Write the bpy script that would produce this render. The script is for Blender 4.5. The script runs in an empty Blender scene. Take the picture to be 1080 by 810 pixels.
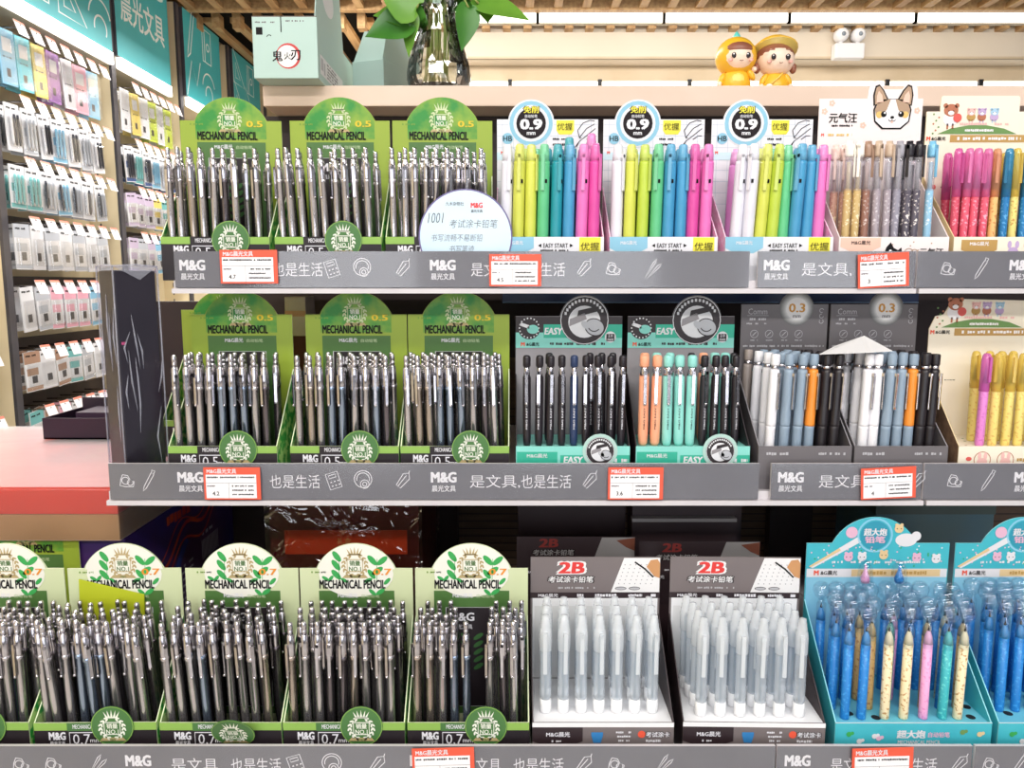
import bpy, bmesh, math, random
from mathutils import Vector, Matrix, Euler

RND = random.Random(11)
SC = bpy.context.scene
COL = SC.collection
PI = math.pi

# ------------------------------------------------------------------ camera
CAMZ = 1.40
FPX, PITCH = 800.0, math.radians(7.5)
cs, sn = math.cos(PITCH), math.sin(PITCH)


def at(px, py, d):
    """Point seen at photo pixel (px, py) standing at depth d (world y)."""
    u, v = (px - 540) / FPX, (405 - py) / FPX
    dy, dz = cs + v * sn, -sn + v * cs
    return Vector((u * d / dy, d, CAMZ + dz * d / dy))


cd = bpy.data.cameras.new('camera')
cam = bpy.data.objects.new('camera', cd)
COL.objects.link(cam)
cam.location = (0, 0, CAMZ)
cam.rotation_euler = (PI / 2 - PITCH, 0, 0)
cd.sensor_width = 36
cd.lens = 36 * FPX / 1080
cd.clip_start = 0.02
SC.camera = cam
SC.view_settings.view_transform = 'Standard'
SC.view_settings.look = 'None'
SC.view_settings.gamma = 1
SC.view_settings.use_curve_mapping = False
SC.view_settings.exposure = -0.28

# --------------------------------------------------------------- materials
MATS = {}


def lin(c):
    out = []
    for x in c[:3]:
        x = x / 255.0
        out.append(x / 12.92 if x <= 0.04045 else ((x + 0.055) / 1.055) ** 2.4)
    return (*out, 1)


def mat(name, rgb, rough=0.5, metal=0.0, coat=0.0, vary=None, scale=30, emit=None, spec=None, bump=0, stretch=None, hard=False):
    """Principled material; vary = second colour mixed in by procedural noise."""
    if name in MATS:
        return MATS[name]
    m = bpy.data.materials.new(name)
    m.use_nodes = True
    nt = m.node_tree
    b = nt.nodes['Principled BSDF']
    b.inputs['Base Color'].default_value = lin(rgb)
    b.inputs['Roughness'].default_value = rough
    b.inputs['Metallic'].default_value = metal
    b.inputs['Coat Weight'].default_value = coat
    if spec is not None:
        b.inputs['Specular IOR Level'].default_value = spec
    if emit:
        b.inputs['Emission Color'].default_value = lin(emit[0])
        b.inputs['Emission Strength'].default_value = emit[1]
    if vary or bump:
        tc = nt.nodes.new('ShaderNodeTexCoord')
        mp = nt.nodes.new('ShaderNodeMapping')
        nz = nt.nodes.new('ShaderNodeTexNoise')
        nz.inputs['Scale'].default_value = scale
        nz.inputs['Detail'].default_value = 3
        if stretch:
            mp.inputs['Scale'].default_value = stretch
        nt.links.new(tc.outputs['Object'], mp.inputs['Vector'])
        nt.links.new(mp.outputs['Vector'], nz.inputs['Vector'])
        if vary:
            rp = nt.nodes.new('ShaderNodeValToRGB')
            lo, hi = ((0.57, 0.62) if hard == 2 else (0.46, 0.54)) if hard else (0.35, 0.65)
            rp.color_ramp.elements[0].position = lo
            rp.color_ramp.elements[0].color = lin(rgb)
            rp.color_ramp.elements[1].position = hi
            rp.color_ramp.elements[1].color = lin(vary)
            nt.links.new(nz.outputs['Fac'], rp.inputs['Fac'])
            nt.links.new(rp.outputs['Color'], b.inputs['Base Color'])
        if bump:
            bp = nt.nodes.new('ShaderNodeBump')
            bp.inputs['Strength'].default_value = bump
            bp.inputs['Distance'].default_value = 0.004
            nt.links.new(nz.outputs['Fac'], bp.inputs['Height'])
            nt.links.new(bp.outputs['Normal'], b.inputs['Normal'])
    MATS[name] = m
    return m


def clear(name, rgb=(255, 255, 255), fac=0.3, rough=0.06, bump=0, scale=40, glossy=False, fres=0):
    """Thin clear plastic: transparent tinted film mixed with a shiny surface."""
    if name in MATS:
        return MATS[name]
    m = bpy.data.materials.new(name)
    m.use_nodes = True
    nt = m.node_tree
    b = nt.nodes['Principled BSDF']
    b.inputs['Base Color'].default_value = lin(rgb)
    b.inputs['Roughness'].default_value = rough
    b.inputs['Specular IOR Level'].default_value = 0.8
    surf = b
    if glossy:
        surf = nt.nodes.new('ShaderNodeBsdfGlossy')
        surf.inputs['Roughness'].default_value = rough
    t = nt.nodes.new('ShaderNodeBsdfTransparent')
    t.inputs['Color'].default_value = lin(tuple(127 + c / 2 for c in rgb))
    mx = nt.nodes.new('ShaderNodeMixShader')
    mx.inputs['Fac'].default_value = fac
    if fres:
        fr = nt.nodes.new('ShaderNodeFresnel')
        fr.inputs['IOR'].default_value = 1.5
        ma = nt.nodes.new('ShaderNodeMath')
        ma.operation = 'MULTIPLY_ADD'
        ma.use_clamp = True
        ma.inputs[1].default_value = fres
        ma.inputs[2].default_value = fac
        nt.links.new(fr.outputs[0], ma.inputs[0])
        nt.links.new(ma.outputs[0], mx.inputs['Fac'])
    nt.links.new(t.outputs[0], mx.inputs[1])
    nt.links.new(surf.outputs[0], mx.inputs[2])
    nt.links.new(mx.outputs[0], nt.nodes['Material Output'].inputs['Surface'])
    if bump:
        tc = nt.nodes.new('ShaderNodeTexCoord')
        nz = nt.nodes.new('ShaderNodeTexNoise')
        nz.inputs['Scale'].default_value = scale
        nz.inputs['Detail'].default_value = 2
        nz.inputs['Distortion'].default_value = 1.5
        nt.links.new(tc.outputs['Object'], nz.inputs['Vector'])
        bp = nt.nodes.new('ShaderNodeBump')
        bp.inputs['Strength'].default_value = bump
        bp.inputs['Distance'].default_value = 0.01
        nt.links.new(nz.outputs['Fac'], bp.inputs['Height'])
        nt.links.new(bp.outputs['Normal'], surf.inputs['Normal'])
    MATS[name] = m
    return m


# ------------------------------------------------------------ mesh builder
FRONT = Matrix(((1, 0, 0, 0), (0, 0, -1, 0), (0, 1, 0, 0), (0, 0, 0, 1)))     # u->x, v->z, w->-y
RIGHT = Matrix(((0, 0, 1, 0), (1, 0, 0, 0), (0, 1, 0, 0), (0, 0, 0, 1)))      # u->y, v->z, w->+x


def T(x, y, z):
    return Matrix.Translation((x, y, z))


def RZ(a):
    return Matrix.Rotation(a, 4, 'Z')


def RX(a):
    return Matrix.Rotation(a, 4, 'X')


def RY(a):
    return Matrix.Rotation(a, 4, 'Y')


GLYPHS = {}


def glyphs(s, bold):
    k = (s, bold)
    if k not in GLYPHS:
        c = bpy.data.curves.new('glyph_source', 'FONT')
        c.body = s
        c.size = 1
        c.resolution_u = 2
        c.offset = bold
        o = bpy.data.objects.new('glyph_source', c)
        COL.objects.link(o)
        dg = bpy.context.evaluated_depsgraph_get()
        dg.update()
        me = bpy.data.meshes.new_from_object(o.evaluated_get(dg))
        vs = [(v.co.x, v.co.y) for v in me.vertices]
        fs = [tuple(p.vertices) for p in me.polygons]
        x0, x1 = min(v[0] for v in vs), max(v[0] for v in vs)
        y0, y1 = min(v[1] for v in vs), max(v[1] for v in vs)
        bpy.data.objects.remove(o)
        bpy.data.curves.remove(c)
        bpy.data.meshes.remove(me)
        GLYPHS[k] = ([(x - (x0 + x1) / 2, y - (y0 + y1) / 2) for x, y in vs], fs, x1 - x0, y1 - y0)
    return GLYPHS[k]


class MB:
    """Collects shapes and links them as ONE mesh object."""

    def __init__(s):
        s.v, s.f, s.m, s.sm, s.mats = [], [], [], [], []

    def mi(s, m):
        if m not in s.mats:
            s.mats.append(m)
        return s.mats.index(m)

    def add(s, vs, fs, m, M=None, smooth=False):
        n = len(s.v)
        if M is not None:
            vs = [M @ Vector(v) for v in vs]
        s.v += [tuple(v) for v in vs]
        i = s.mi(m)
        for f in fs:
            s.f.append(tuple(n + k for k in f))
            s.m.append(i)
            s.sm.append(smooth)
        return s

    def box(s, x0, x1, y0, y1, z0, z1, m, M=None, bev=0.0):
        if bev <= 0:
            vs = [(x, y, z) for x in (x0, x1) for y in (y0, y1) for z in (z0, z1)]
            fs = [(0, 1, 3, 2), (4, 6, 7, 5), (0, 4, 5, 1), (2, 3, 7, 6), (0, 2, 6, 4), (1, 5, 7, 3)]
            return s.add(vs, fs, m, M)
        bm = bmesh.new()
        bmesh.ops.create_cube(bm, size=1)
        for v in bm.verts:
            v.co = Vector(((x0 + x1) / 2 + v.co.x * (x1 - x0), (y0 + y1) / 2 + v.co.y * (y1 - y0), (z0 + z1) / 2 + v.co.z * (z1 - z0)))
        bmesh.ops.bevel(bm, geom=bm.edges[:], offset=bev, segments=2, profile=0.5, affect='EDGES')
        bm.verts.index_update()
        s.add([v.co.copy() for v in bm.verts], [[v.index for v in f.verts] for f in bm.faces], m, M)
        bm.free()
        return s

    def lathe(s, prof, m, M=None, seg=14, smooth=True, sx=1.0, sy=1.0, a0=0.0):
        vs, fs = [], []
        n = len(prof)
        for r, z in prof:
            for k in range(seg):
                a = a0 + 2 * PI * k / seg
                vs.append((r * math.cos(a) * sx, r * math.sin(a) * sy, z))
        for i in range(n - 1):
            for k in range(seg):
                k2 = (k + 1) % seg
                fs.append((i * seg + k, i * seg + k2, (i + 1) * seg + k2, (i + 1) * seg + k))
        if prof[0][0] > 1e-6:
            fs.append(tuple(range(seg - 1, -1, -1)))
        if prof[-1][0] > 1e-6:
            fs.append(tuple((n - 1) * seg + k for k in range(seg)))
        return s.add(vs, fs, m, M, smooth)

    def ball(s, r, m, M=None, seg=14, rings=8):
        prof = [(max(1e-7, r * math.sin(PI * i / rings)), -r * math.cos(PI * i / rings)) for i in range(rings + 1)]
        return s.lathe(prof, m, M, seg)

    def tube(s, path, r, m, M=None, seg=8, closed=False):
        P = [Vector(p) for p in path]
        vs, fs = [], []
        n = len(P)
        for i, p in enumerate(P):
            a = P[(i - 1) % n] if (i > 0 or closed) else p
            b = P[(i + 1) % n] if (i < n - 1 or closed) else p
            t = (b - a).normalized()
            q = Vector((0, 0, 1)) if abs(t.z) < 0.9 else Vector((1, 0, 0))
            e1 = t.cross(q).normalized()
            e2 = t.cross(e1)
            rr = r[i] if isinstance(r, (list, tuple)) else r
            for k in range(seg):
                ang = 2 * PI * k / seg
                vs.append(p + e1 * rr * math.cos(ang) + e2 * rr * math.sin(ang))
        for i in range(n if closed else n - 1):
            j = (i + 1) % n
            for k in range(seg):
                k2 = (k + 1) % seg
                fs.append((i * seg + k, i * seg + k2, j * seg + k2, j * seg + k))
        if not closed:
            fs.append(tuple(range(seg - 1, -1, -1)))
            fs.append(tuple((n - 1) * seg + k for k in range(seg)))
        return s.add(vs, fs, m, M, True)

    def slab(s, pts, th, m, M, edge=None):
        """A card: outline in (u, v) CCW, front at w=0, thickness th behind it."""
        n = len(pts)
        vs = [(u, v, 0) for u, v in pts] + [(u, v, -th) for u, v in pts]
        s.add(vs, [tuple(range(n)), tuple(range(2 * n - 1, n - 1, -1))], m, M)
        s.add(vs, [(k, n + k, n + (k + 1) % n, (k + 1) % n) for k in range(n)], edge or m, M)
        return s

    # ---- flat print on a card, each layer a hair above the last
    def poly(s, pts, m, M, L=1):
        return s.add([(u, v, L * 0.00018) for u, v in pts], [tuple(range(len(pts)))], m, M)

    def rect(s, u0, u1, v0, v1, m, M, L=1):
        return s.poly([(u0, v0), (u1, v0), (u1, v1), (u0, v1)], m, M, L)

    def disc(s, u, v, ru, m, M, L=1, rv=None, rot=0, seg=24):
        rv = ru if rv is None else rv
        c, d = math.cos(rot), math.sin(rot)
        p = []
        for k in range(seg):
            a = 2 * PI * k / seg
            x, y = ru * math.cos(a), rv * math.sin(a)
            p.append((u + x * c - y * d, v + x * d + y * c))
        return s.poly(p, m, M, L)

    def line(s, pts, w, m, M, L=2, closed=False):
        P = [Vector((p[0], p[1])) for p in pts]
        n = len(P)
        L_, R_ = [], []
        for i, p in enumerate(P):
            a = P[(i - 1) % n] if (i > 0 or closed) else p
            b = P[(i + 1) % n] if (i < n - 1 or closed) else p
            t = b - a
            t = t.normalized() if t.length > 1e-9 else Vector((1, 0))
            nn = Vector((-t.y, t.x)) * w / 2
            L_.append(p + nn)
            R_.append(p - nn)
        vs = [(p.x, p.y, L * 0.00018) for p in R_ + L_]
        fs = [(i, (i + 1) % n, n + (i + 1) % n, n + i) for i in range(n if closed else n - 1)]
        return s.add(vs, fs, m, M)

    def ring(s, u, v, r, w, m, M, L=2, a0=0, a1=2 * PI, seg=24, rv=None):
        rv = rv or r
        full = abs(a1 - a0 - 2 * PI) < 1e-6
        k = seg if full else seg + 1
        return s.line([(u + r * math.cos(a0 + (a1 - a0) * i / seg), v + rv * math.sin(a0 + (a1 - a0) * i / seg)) for i in range(k)], w, m, M, L, full)

    def text(s, t, u, v, h, m, M, L=3, width=None, bold=0.015, align='c', shear=0.0):
        """Lettering centred on (u, v), overall height h (and width)."""
        vs, fs, w0, h0 = glyphs(t, min(bold, 0.0))
        k = h / h0
        kx = width / w0 if width else k
        du = 0 if align == 'c' else w0 * kx / 2
        e = max(bold, 0.0) * 0.8
        for i, (ox, oy) in enumerate(((-e, -e * .5), (e, -e * .5), (-e, e * .5), (e, e * .5)) if e > 0.011 else ((0, 0),)):
            s.add([(u + du + (x + ox) * kx + (y + oy) * k * shear, v + (y + oy) * k, L * 0.00018 + i * 0.000012) for x, y in vs], fs, m, M)
        return s

    def dashes(s, u0, u1, v, h, m, M, L=3, fill=0.75, seed=1):
        """Print too small to read: a row of short strokes."""
        r = random.Random(seed)
        u = u0
        while u < u1:
            w = h * r.uniform(0.5, 1.1)
            if r.random() < fill:
                s.rect(u, min(u + w * 0.8, u1), v - h / 2 * r.uniform(0.6, 1), v + h / 2 * r.uniform(0.6, 1), m, M, L)
            u += w
        return s

    def mesh(s, name):
        me = bpy.data.meshes.new(name)
        me.from_pydata(s.v, [], s.f)
        for m in s.mats:
            me.materials.append(m)
        me.polygons.foreach_set('material_index', s.m)
        me.polygons.foreach_set('use_smooth', s.sm)
        me.update()
        return me

    def build(s, name, parent=None):
        o = bpy.data.objects.new(name, s.mesh(name))
        COL.objects.link(o)
        o.parent = parent
        return o


def arc(cx, cy, r, a0, a1, n, ry=None):
    ry = ry or r
    return [(cx + r * math.cos(math.radians(a0 + (a1 - a0) * i / n)), cy + ry * math.sin(math.radians(a0 + (a1 - a0) * i / n))) for i in range(n + 1)]


# ------------------------------------------------------------------ things
LABELS = {}


def tag(o, label, cat, group=None, kind=None):
    n = len(label.replace('/', ' ').split())
    if not 4 <= n <= 16:
        print('LABEL LENGTH', n, label)
    LABELS.setdefault(label, []).append(o.name)
    o['label'], o['category'] = label, cat
    if group:
        o['group'] = group
    if kind:
        o['kind'] = kind
    return o


def thing(name, label, cat, loc=(0, 0, 0), rz=0.0, group=None, rot=None):
    o = bpy.data.objects.new(name, None)
    o.empty_display_size = 0.01
    COL.objects.link(o)
    o.location = loc
    o.rotation_euler = rot if rot else (0, 0, rz)
    return tag(o, label, cat, group)


def spawn(name, cat, parts, loc, label, group=None, rot=(0, 0, 0)):
    """One more copy of a thing: its own Empty and its own part objects over shared meshes."""
    r = thing(name, label, cat, loc, group=group, rot=rot)
    for pn, me, *subs in parts:
        o = bpy.data.objects.new(pn, me)
        COL.objects.link(o)
        o.parent = r
        for sn_, sm_ in (subs[0] if subs else []):
            c = bpy.data.objects.new(sn_, sm_)
            COL.objects.link(c)
            c.parent = o
    return r


ORD = 'first second third fourth fifth sixth seventh eighth ninth tenth eleventh twelfth thirteenth fourteenth'.split()
# ================================================================ SETTING
M_floor = mat('floor_tile', (196, 190, 182), 0.35, vary=(206, 200, 192), scale=3)
M_wallp = mat('wall_paint', (232, 216, 180), 0.7, vary=(226, 209, 172), scale=2)
M_cream = mat('cream_paint', (228, 214, 194), 0.6, vary=(222, 208, 187), scale=2)
M_beige = mat('beige_board', (216, 196, 166), 0.55, vary=(208, 187, 155), scale=6)
M_wood = mat('slat_wood', (196, 160, 112), 0.5, vary=(170, 130, 86), scale=9, stretch=(6, 0.4, 6))
M_dark = mat('ceiling_dark', (16, 11, 9), 0.95, vary=(12, 8, 7), scale=4)
M_lamp = mat('lamp_white', (255, 255, 255), 0.5, emit=((255, 250, 240), 2.6))
M_housing = mat('lamp_housing', (220, 214, 200), 0.4, vary=(214, 207, 192), scale=8)
M_black = mat('black_plastic', (22, 18, 20), 0.45, vary=(28, 22, 26), scale=20)
M_white = mat('white_card', (238, 236, 236), 0.6)
M_ink = mat('black_ink', (14, 10, 13), 0.6, spec=.25)
M_chrome = mat('chrome', (226, 222, 226), 0.14, 1.0, vary=(206, 202, 208), scale=200)

CEIL = CAMZ + 1.50
s = MB().box(-2.3, 3.4, -3.0, 7.0, -0.05, 0, M_floor).build('floor')
tag(s, 'pale polished shop floor below the shelving', 'floor', kind='structure')
s = MB().box(-2.05, -1.95, -3.0, 7.0, 0, CEIL + 0.1, M_wallp).build('wall_left')
tag(s, 'beige side wall behind the hanging goods', 'wall', kind='structure')
s = MB().box(-2.05, 3.4, 6.9, 7.0, 0, CEIL + 0.1, M_cream).build('wall_back')
tag(s, 'cream far wall of the shop beyond the shelving', 'wall', kind='structure')
b = MB().box(-2.05, 3.4, -3.0, 7.0, CEIL + 0.14, CEIL + 0.2, M_dark)
cl = b.build('ceiling')
tag(cl, 'dark ceiling above pale wooden slats', 'ceiling', kind='structure')
b = MB()
x = -1.94
while x < 3.4:
    b.box(x, x + 0.044, 0.2 if x < -0.6 else 2.6, 4.40, CEIL, CEIL + 0.028, M_wood)
    x += 0.155
b.box(-1.94, 3.4, 4.40, 4.44, CEIL - 0.008, CEIL + 0.05, M_wood)
b.build('ceiling_slat', cl)
b = MB()
x = -1.94
while x < 3.4:
    b.box(x, x + 0.045, 4.53, 4.60, CEIL - 0.06, CEIL + 0.02, M_wood)  # short teeth below the tubes, built to stand in for the slats' shadow
    x += 0.118
for k in range(20):
    b.box(-1.94 + k * 0.155, -1.888 + k * 0.155, 4.62, 6.88, CEIL, CEIL + 0.028, M_wood)
b.build('ceiling_slat', cl)

# bulkhead across the shop, in two steps
xl = at(398, 40, 4.6).x
z1, z2, z3 = at(700, 62, 4.6).z, at(700, 85, 4.75).z, at(700, 96, 4.75).z
b = MB().box(xl, 3.35, 4.60, 5.4, z1, CEIL + 0.02, M_cream).box(xl, 3.35, 4.598, 4.61, z1, z1 + 0.012, M_beige)
s = b.build('trim_1')
tag(s, 'cream bulkhead hanging under the ceiling slats', 'bulkhead', kind='structure')
s = MB().box(xl, 3.35, 4.75, 5.4, z2, z1, M_beige).build('trim_2')
tag(s, 'lower beige band under the cream bulkhead', 'bulkhead', kind='structure')
s = MB().box(xl, 3.35, 4.90, 5.0, z3 - 1.2, z2, M_cream).build('wall_partition')
tag(s, 'cream partition under the beige band, behind the tube lights', 'wall', kind='structure')


def tube_light(x0, x1, y, z0, z1, label, grp):
    t = thing('tube_light', label, 'light', ((x0 + x1) / 2, y, z0), group=grp)
    w = (x1 - x0) / 2
    MB().box(-w, w, 0.005, 0.05, 0, z1 - z0, M_housing).build('housing', t)
    MB().box(-w + 0.008, w - 0.008, -0.012, 0.005, 0.002, z1 - z0 - 0.002, M_lamp).build('diffuser', t)
    b = MB()
    for sx in (-1, 1):
        b.box(sx * w - 0.008, sx * w + 0.008, -0.016, 0.006, -0.006, z1 - z0 + 0.006, M_beige)
    b.build('end_cap', t)


js = [434, 567, 700, 832, 965, 1098]
for i in range(5):
    a, c = at(js[i], 17, 4.49), at(js[i + 1], 17, 4.49)
    tube_light(a.x, c.x, 4.49, at(js[i], 24, 4.49).z, at(js[i], 14, 4.49).z,
               f'white tube light below the ceiling slats, {ORD[i]} from the left', 'tube lights under the ceiling slats')
js = [398, 444, 538, 632, 726, 820, 933, 1031, 1110]
for i in range(8):
    a, c = at(js[i], 89, 4.775), at(js[i + 1], 89, 4.775)
    tube_light(a.x, c.x, 4.775, at(js[i], 97, 4.775).z, z2 - 0.001,
               f'white tube light just above the shelf top, {ORD[i]} from the left', 'tube lights under the beige band')
    if 0 < i:
        t = MB().box(a.x - 0.012, a.x + 0.012, 4.735, 4.748, z2 - 0.06, z2 + .004, M_black).build('lamp_hanger')
        tag(t, f'small dark hanger between tube lights above the shelf top, {ORD[i - 1]} from the left', 'hanger', 'hangers between the tube lights')

# emergency light with two lamp heads
p = at(895, 62, 4.55)
t = thing('emergency_light', 'white twin-headed emergency light on the cream bulkhead', 'light', (p.x, 4.555, p.z))
MB().box(-0.085, 0.085, -0.02, 0.043, 0, 0.085, M_white, bev=0.008).build('body', t)
M_lens = mat('lamp_lens', (150, 160, 168), 0.15, vary=(130, 140, 150), scale=60)
for sx in (-1, 1):
    b = MB().lathe([(0.001, -0.03), (0.034, -0.03), (0.039, -0.015), (0.037, 0.02), (0.022, 0.035), (0.001, 0.036)], M_white, T(sx * 0.048, 0, 0.130) @ RX(PI / 2), 18)
    b.lathe([(0.011, -0.05), (0.011, 0.0)], M_white, T(sx * 0.048, 0, 0.130), 10)
    h = b.build('lamp_head', t)
    MB().lathe([(0.012, 0.036), (0.012, 0.0385), (0.001, 0.039)], M_lens, T(sx * 0.048, 0, 0.128) @ RX(PI / 2), 16).build('lens', h)

# ================================================================ PEGBOARD WALL
XW, XP = -1.95, -1.80         # wall face, plane where the hanging goods face the aisle
M_fin = mat('fin_board', (236, 220, 184), 0.5, vary=(230, 213, 176), scale=5)
M_edge = mat('fin_edge', (92, 90, 96), 0.35, 0.4, vary=(84, 82, 88), scale=9)
M_teal = mat('sign_teal', (62, 176, 186), 0.45, vary=(70, 184, 192), scale=4)
M_signw = mat('sign_white', (236, 244, 244), 0.5)
M_tagw = mat('tag_paper', (244, 238, 240), 0.5)
M_red = mat('tag_red', (234, 88, 62), 0.5)
M_rod = mat('hook_steel', (150, 146, 150), 0.25, 1.0)
M_rail = mat('rail_dark', (46, 36, 38), 0.5, vary=(54, 42, 42), scale=12)  # rail darkened and enlarged to carry the shadow above the packs
fins = [2.02, 2.74, 3.58, 4.30, 5.04, 5.76]
zS = CAMZ + 1.03
for i, d in enumerate(fins):
    b = MB().box(XW, XP - 0.01, d - 0.012, d + 0.012, 0.05, CEIL - .002, M_fin)
    for k in range(44):
        b.box(XW + 0.05, XW + 0.056, d - 0.0135, d - 0.0115, 0.35 + k * 0.045, 0.372 + k * 0.045, M_edge)
    t = thing('wall_upright', f'beige slotted upright of the hanging-goods wall, {ORD[i]} away from the camera', 'upright', (0, 0, 0), group='uprights of the hanging-goods wall')
    b.build('board', t)
    MB().box(XP - 0.012, XP, d - 0.014, d + 0.022, 0.05, CEIL - .002, M_edge).build('edge_strip', t)

sg = [(2.50, 3.56), (3.605, 4.15), (4.34, 4.86), (5.08, 5.60)]


def squiggle(b, M, u, v, k, m, w=0.007):
    """line-art stationery: pen, set square, clip, notebook, leaf, ruler"""
    if k == 0:
        b.line([(u - .05, v - .12), (u + .02, v + .1), (u + .05, v + .09), (u - .02, v - .13), (u - .06, v - .16)], w, m, M, 1, True)
    elif k == 1:
        b.line([(u - .1, v - .08), (u + .1, v - .08), (u - .1, v + .14)], w, m, M, 1, True)
        b.line([(u - .06, v - .045), (u + .02, v - .045), (u - .06, v + .05)], w, m, M, 1, True)
    elif k == 2:
        b.ring(u, v, .035, w, m, M, 1, rv=.09)
        b.ring(u + .012, v - .03, .022, w, m, M, 1, rv=.06)
    elif k == 3:
        b.line([(u - .06, v - .09), (u + .06, v - .09), (u + .06, v + .09), (u - .06, v + .09)], w, m, M, 1, True)
        b.line([(u - .03, v - .09), (u - .03, v + .09)], w, m, M, 1)
        b.ring(u + .015, v, .02, w, m, M, 1)
    elif k == 4:
        b.ring(u, v, .09, w, m, M, 1, a0=0.3, a1=3.0)
        b.ring(u, v - .03, .05, w, m, M, 1, a0=-.5, a1=3.4)
    else:
        b.line([(u - .1, v - .1), (u - .02, v + .1), (u + .04, v - .02), (u + .1, v + .12)], w, m, M, 1)


for i, (d0, d1) in enumerate(sg):
    b = MB()
    M = T(XP + 0.012, d0, zS) @ RIGHT
    W, H = d1 - d0, CEIL - zS - 0.01
    b.slab([(0, 0), (W, 0), (W, H), (0, H)], 0.03, M_teal, M, M_edge)
    rr = random.Random(5 + i)
    if i == 1:
        b.text('晨光文具', W * 0.5, 0.245, 0.145, M_signw, M, 1, width=W * 0.80, bold=0.02)
        b.text('M&G', W * 0.53, 0.47, 0.16, M_signw, M, 1, width=W * 0.75, bold=0.03)
    else:
        for a in range(int(W / 0.21)):
            for c in range(2):
                squiggle(b, M, 0.12 + a * 0.21 + rr.uniform(-.02, .02), 0.12 + c * 0.24 + rr.uniform(-.02, .02), rr.randrange(6), M_signw, 0.009)
    o = b.build('wall_sign')
    tag(o, ['teal sign with white line drawings above the nearest hanging goods', 'teal sign with four white Chinese characters above the hanging goods',
            'teal sign with line drawings just beyond the lettered sign', 'farthest teal sign with line drawings, beside the mint carton'][i], 'sign', 'teal signs along the wall top')
    b = MB().box(XW, XP + 0.0, d0, d1, zS - 0.055, zS - 0.004, M_housing)
    t = thing('cove_light', ['bright cove light under the nearest teal sign', 'bright cove light under the lettered teal sign', 'bright cove light under the third teal sign', 'bright cove light under the farthest teal sign'][i], 'light', group='cove lights under the teal signs')
    b.build('housing', t)
    MB().box(XP + 0.0, XP + 0.02, d0 + 0.01, d1 - 0.01, zS - 0.057, zS - 0.006, M_lamp).build('diffuser', t)

# hanging packs: rows of (top, height) above camera height
rows = [(0.875, 0.19), (0.62, 0.165), (0.405, 0.155), (0.195, 0.165), (-0.035, 0.165), (-0.275, 0.15), (-0.50, 0.16)]
PACK = {}
pc = {'blue': (140, 196, 226), 'cyan': (120, 206, 220), 'yellow': (238, 214, 120), 'violet': (160, 110, 180), 'pink': (240, 178, 196), 'white': (236, 236, 240),
      'grey': (196, 200, 208), 'teal': (120, 190, 190), 'lilac': (206, 190, 214), 'lime': (206, 222, 90), 'brown': (176, 140, 118), 'navy': (70, 96, 150)}


def pack_parts(kind, colour, w, h):
    k = (kind, colour, round(w, 3), round(h, 3))
    if k in PACK:
        return PACK[k]
    m = mat('pack_' + colour, pc[colour], 0.4)
    lt = mat('pack_pale', (232, 232, 236), 0.35)
    M = RIGHT
    rr = random.Random(hash(k) % 9999 if False else len(PACK) + 3)
    b = MB()
    b.slab([(-w / 2, -h), (w / 2, -h), (w / 2, 0), (-w / 2, 0)], 0.004, lt if kind != 'book' else m, M)
    if kind == 'book':
        b.rect(-w * .3, w * .3, -h * .4, -h * .15, lt, M)
        b.rect(-w * .15, w * .1, -h * .85, -h * .7, M_edge, M)
        b.dashes(-w * .4, w * .4, -h * .5, 0.006, M_edge, M, seed=2)
        lst = [('cover', b.mesh('cover'))]
        g = MB().box(0.0005, 0.012, -w * .46, w * .46, -h * .97, -h * .05, clear('film_clear', fac=0.12, glossy=True))
        lst.append(('sleeve', g.mesh('sleeve')))
    else:
        b.rect(-w / 2, w / 2, -h * .3, 0, m if kind != 'pens' else lt, M)
        b.rect(-w / 2, w / 2, -h * .98, -h * .88, m, M)
        b.dashes(-w * .4, w * .4, -h * .1, 0.008, M_ink, M, seed=3)
        b.rect(-w * .12, w * .2, -h * .8, -h * .62, mat('pack_dark', (50, 54, 66), 0.4), M)
        b.rect(-w * .4, w * .3, -h * .6, -h * .42, m, M)
        lst = [('backing_card', b.mesh('backing_card'))]
        g = MB()
        g.box(0.001, 0.014, -w * .42, w * .42, -h * .92, -h * .3, clear('film_clear', fac=0.12, glossy=True), bev=0.004)
        lst.append(('blister', g.mesh('blister')))
        if kind == 'pens':
            g = MB()
            for q in (-.25, 0, .25):
                g.lathe([(0.003, -h * .88), (0.005, -h * .8), (0.005, -h * .3), (0.004, -h * .22)], mat('pack_dark', (50, 54, 66), 0.4) if rr.random() < .4 else m, T(0.007, q * w, 0), 8)
            lst.append(('contents', g.mesh('contents')))
    PACK[k] = lst
    return lst


hook_mesh = {}


def hook_parts():
    if not hook_mesh:
        hook_mesh['rod'] = MB().tube([(0, 0, 0), (0.17, 0, 0), (0.185, 0, 0.008)], 0.003, M_rod, seg=6).mesh('rod')
        M = T(0.19, 0, -0.012) @ RIGHT @ RX(-0.35)
        hook_mesh['tag'] = MB().slab([(-.029, -.020), (.029, -.020), (.029, .034), (-.029, .034)], 0.002, M_tagw, M).rect(-.029, .029, .025, .034, mat('tag_coral', (240, 140, 120), .5), M).mesh('price_tag')
    return [('rod', hook_mesh['rod']), ('price_tag', hook_mesh['tag'])]


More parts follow.
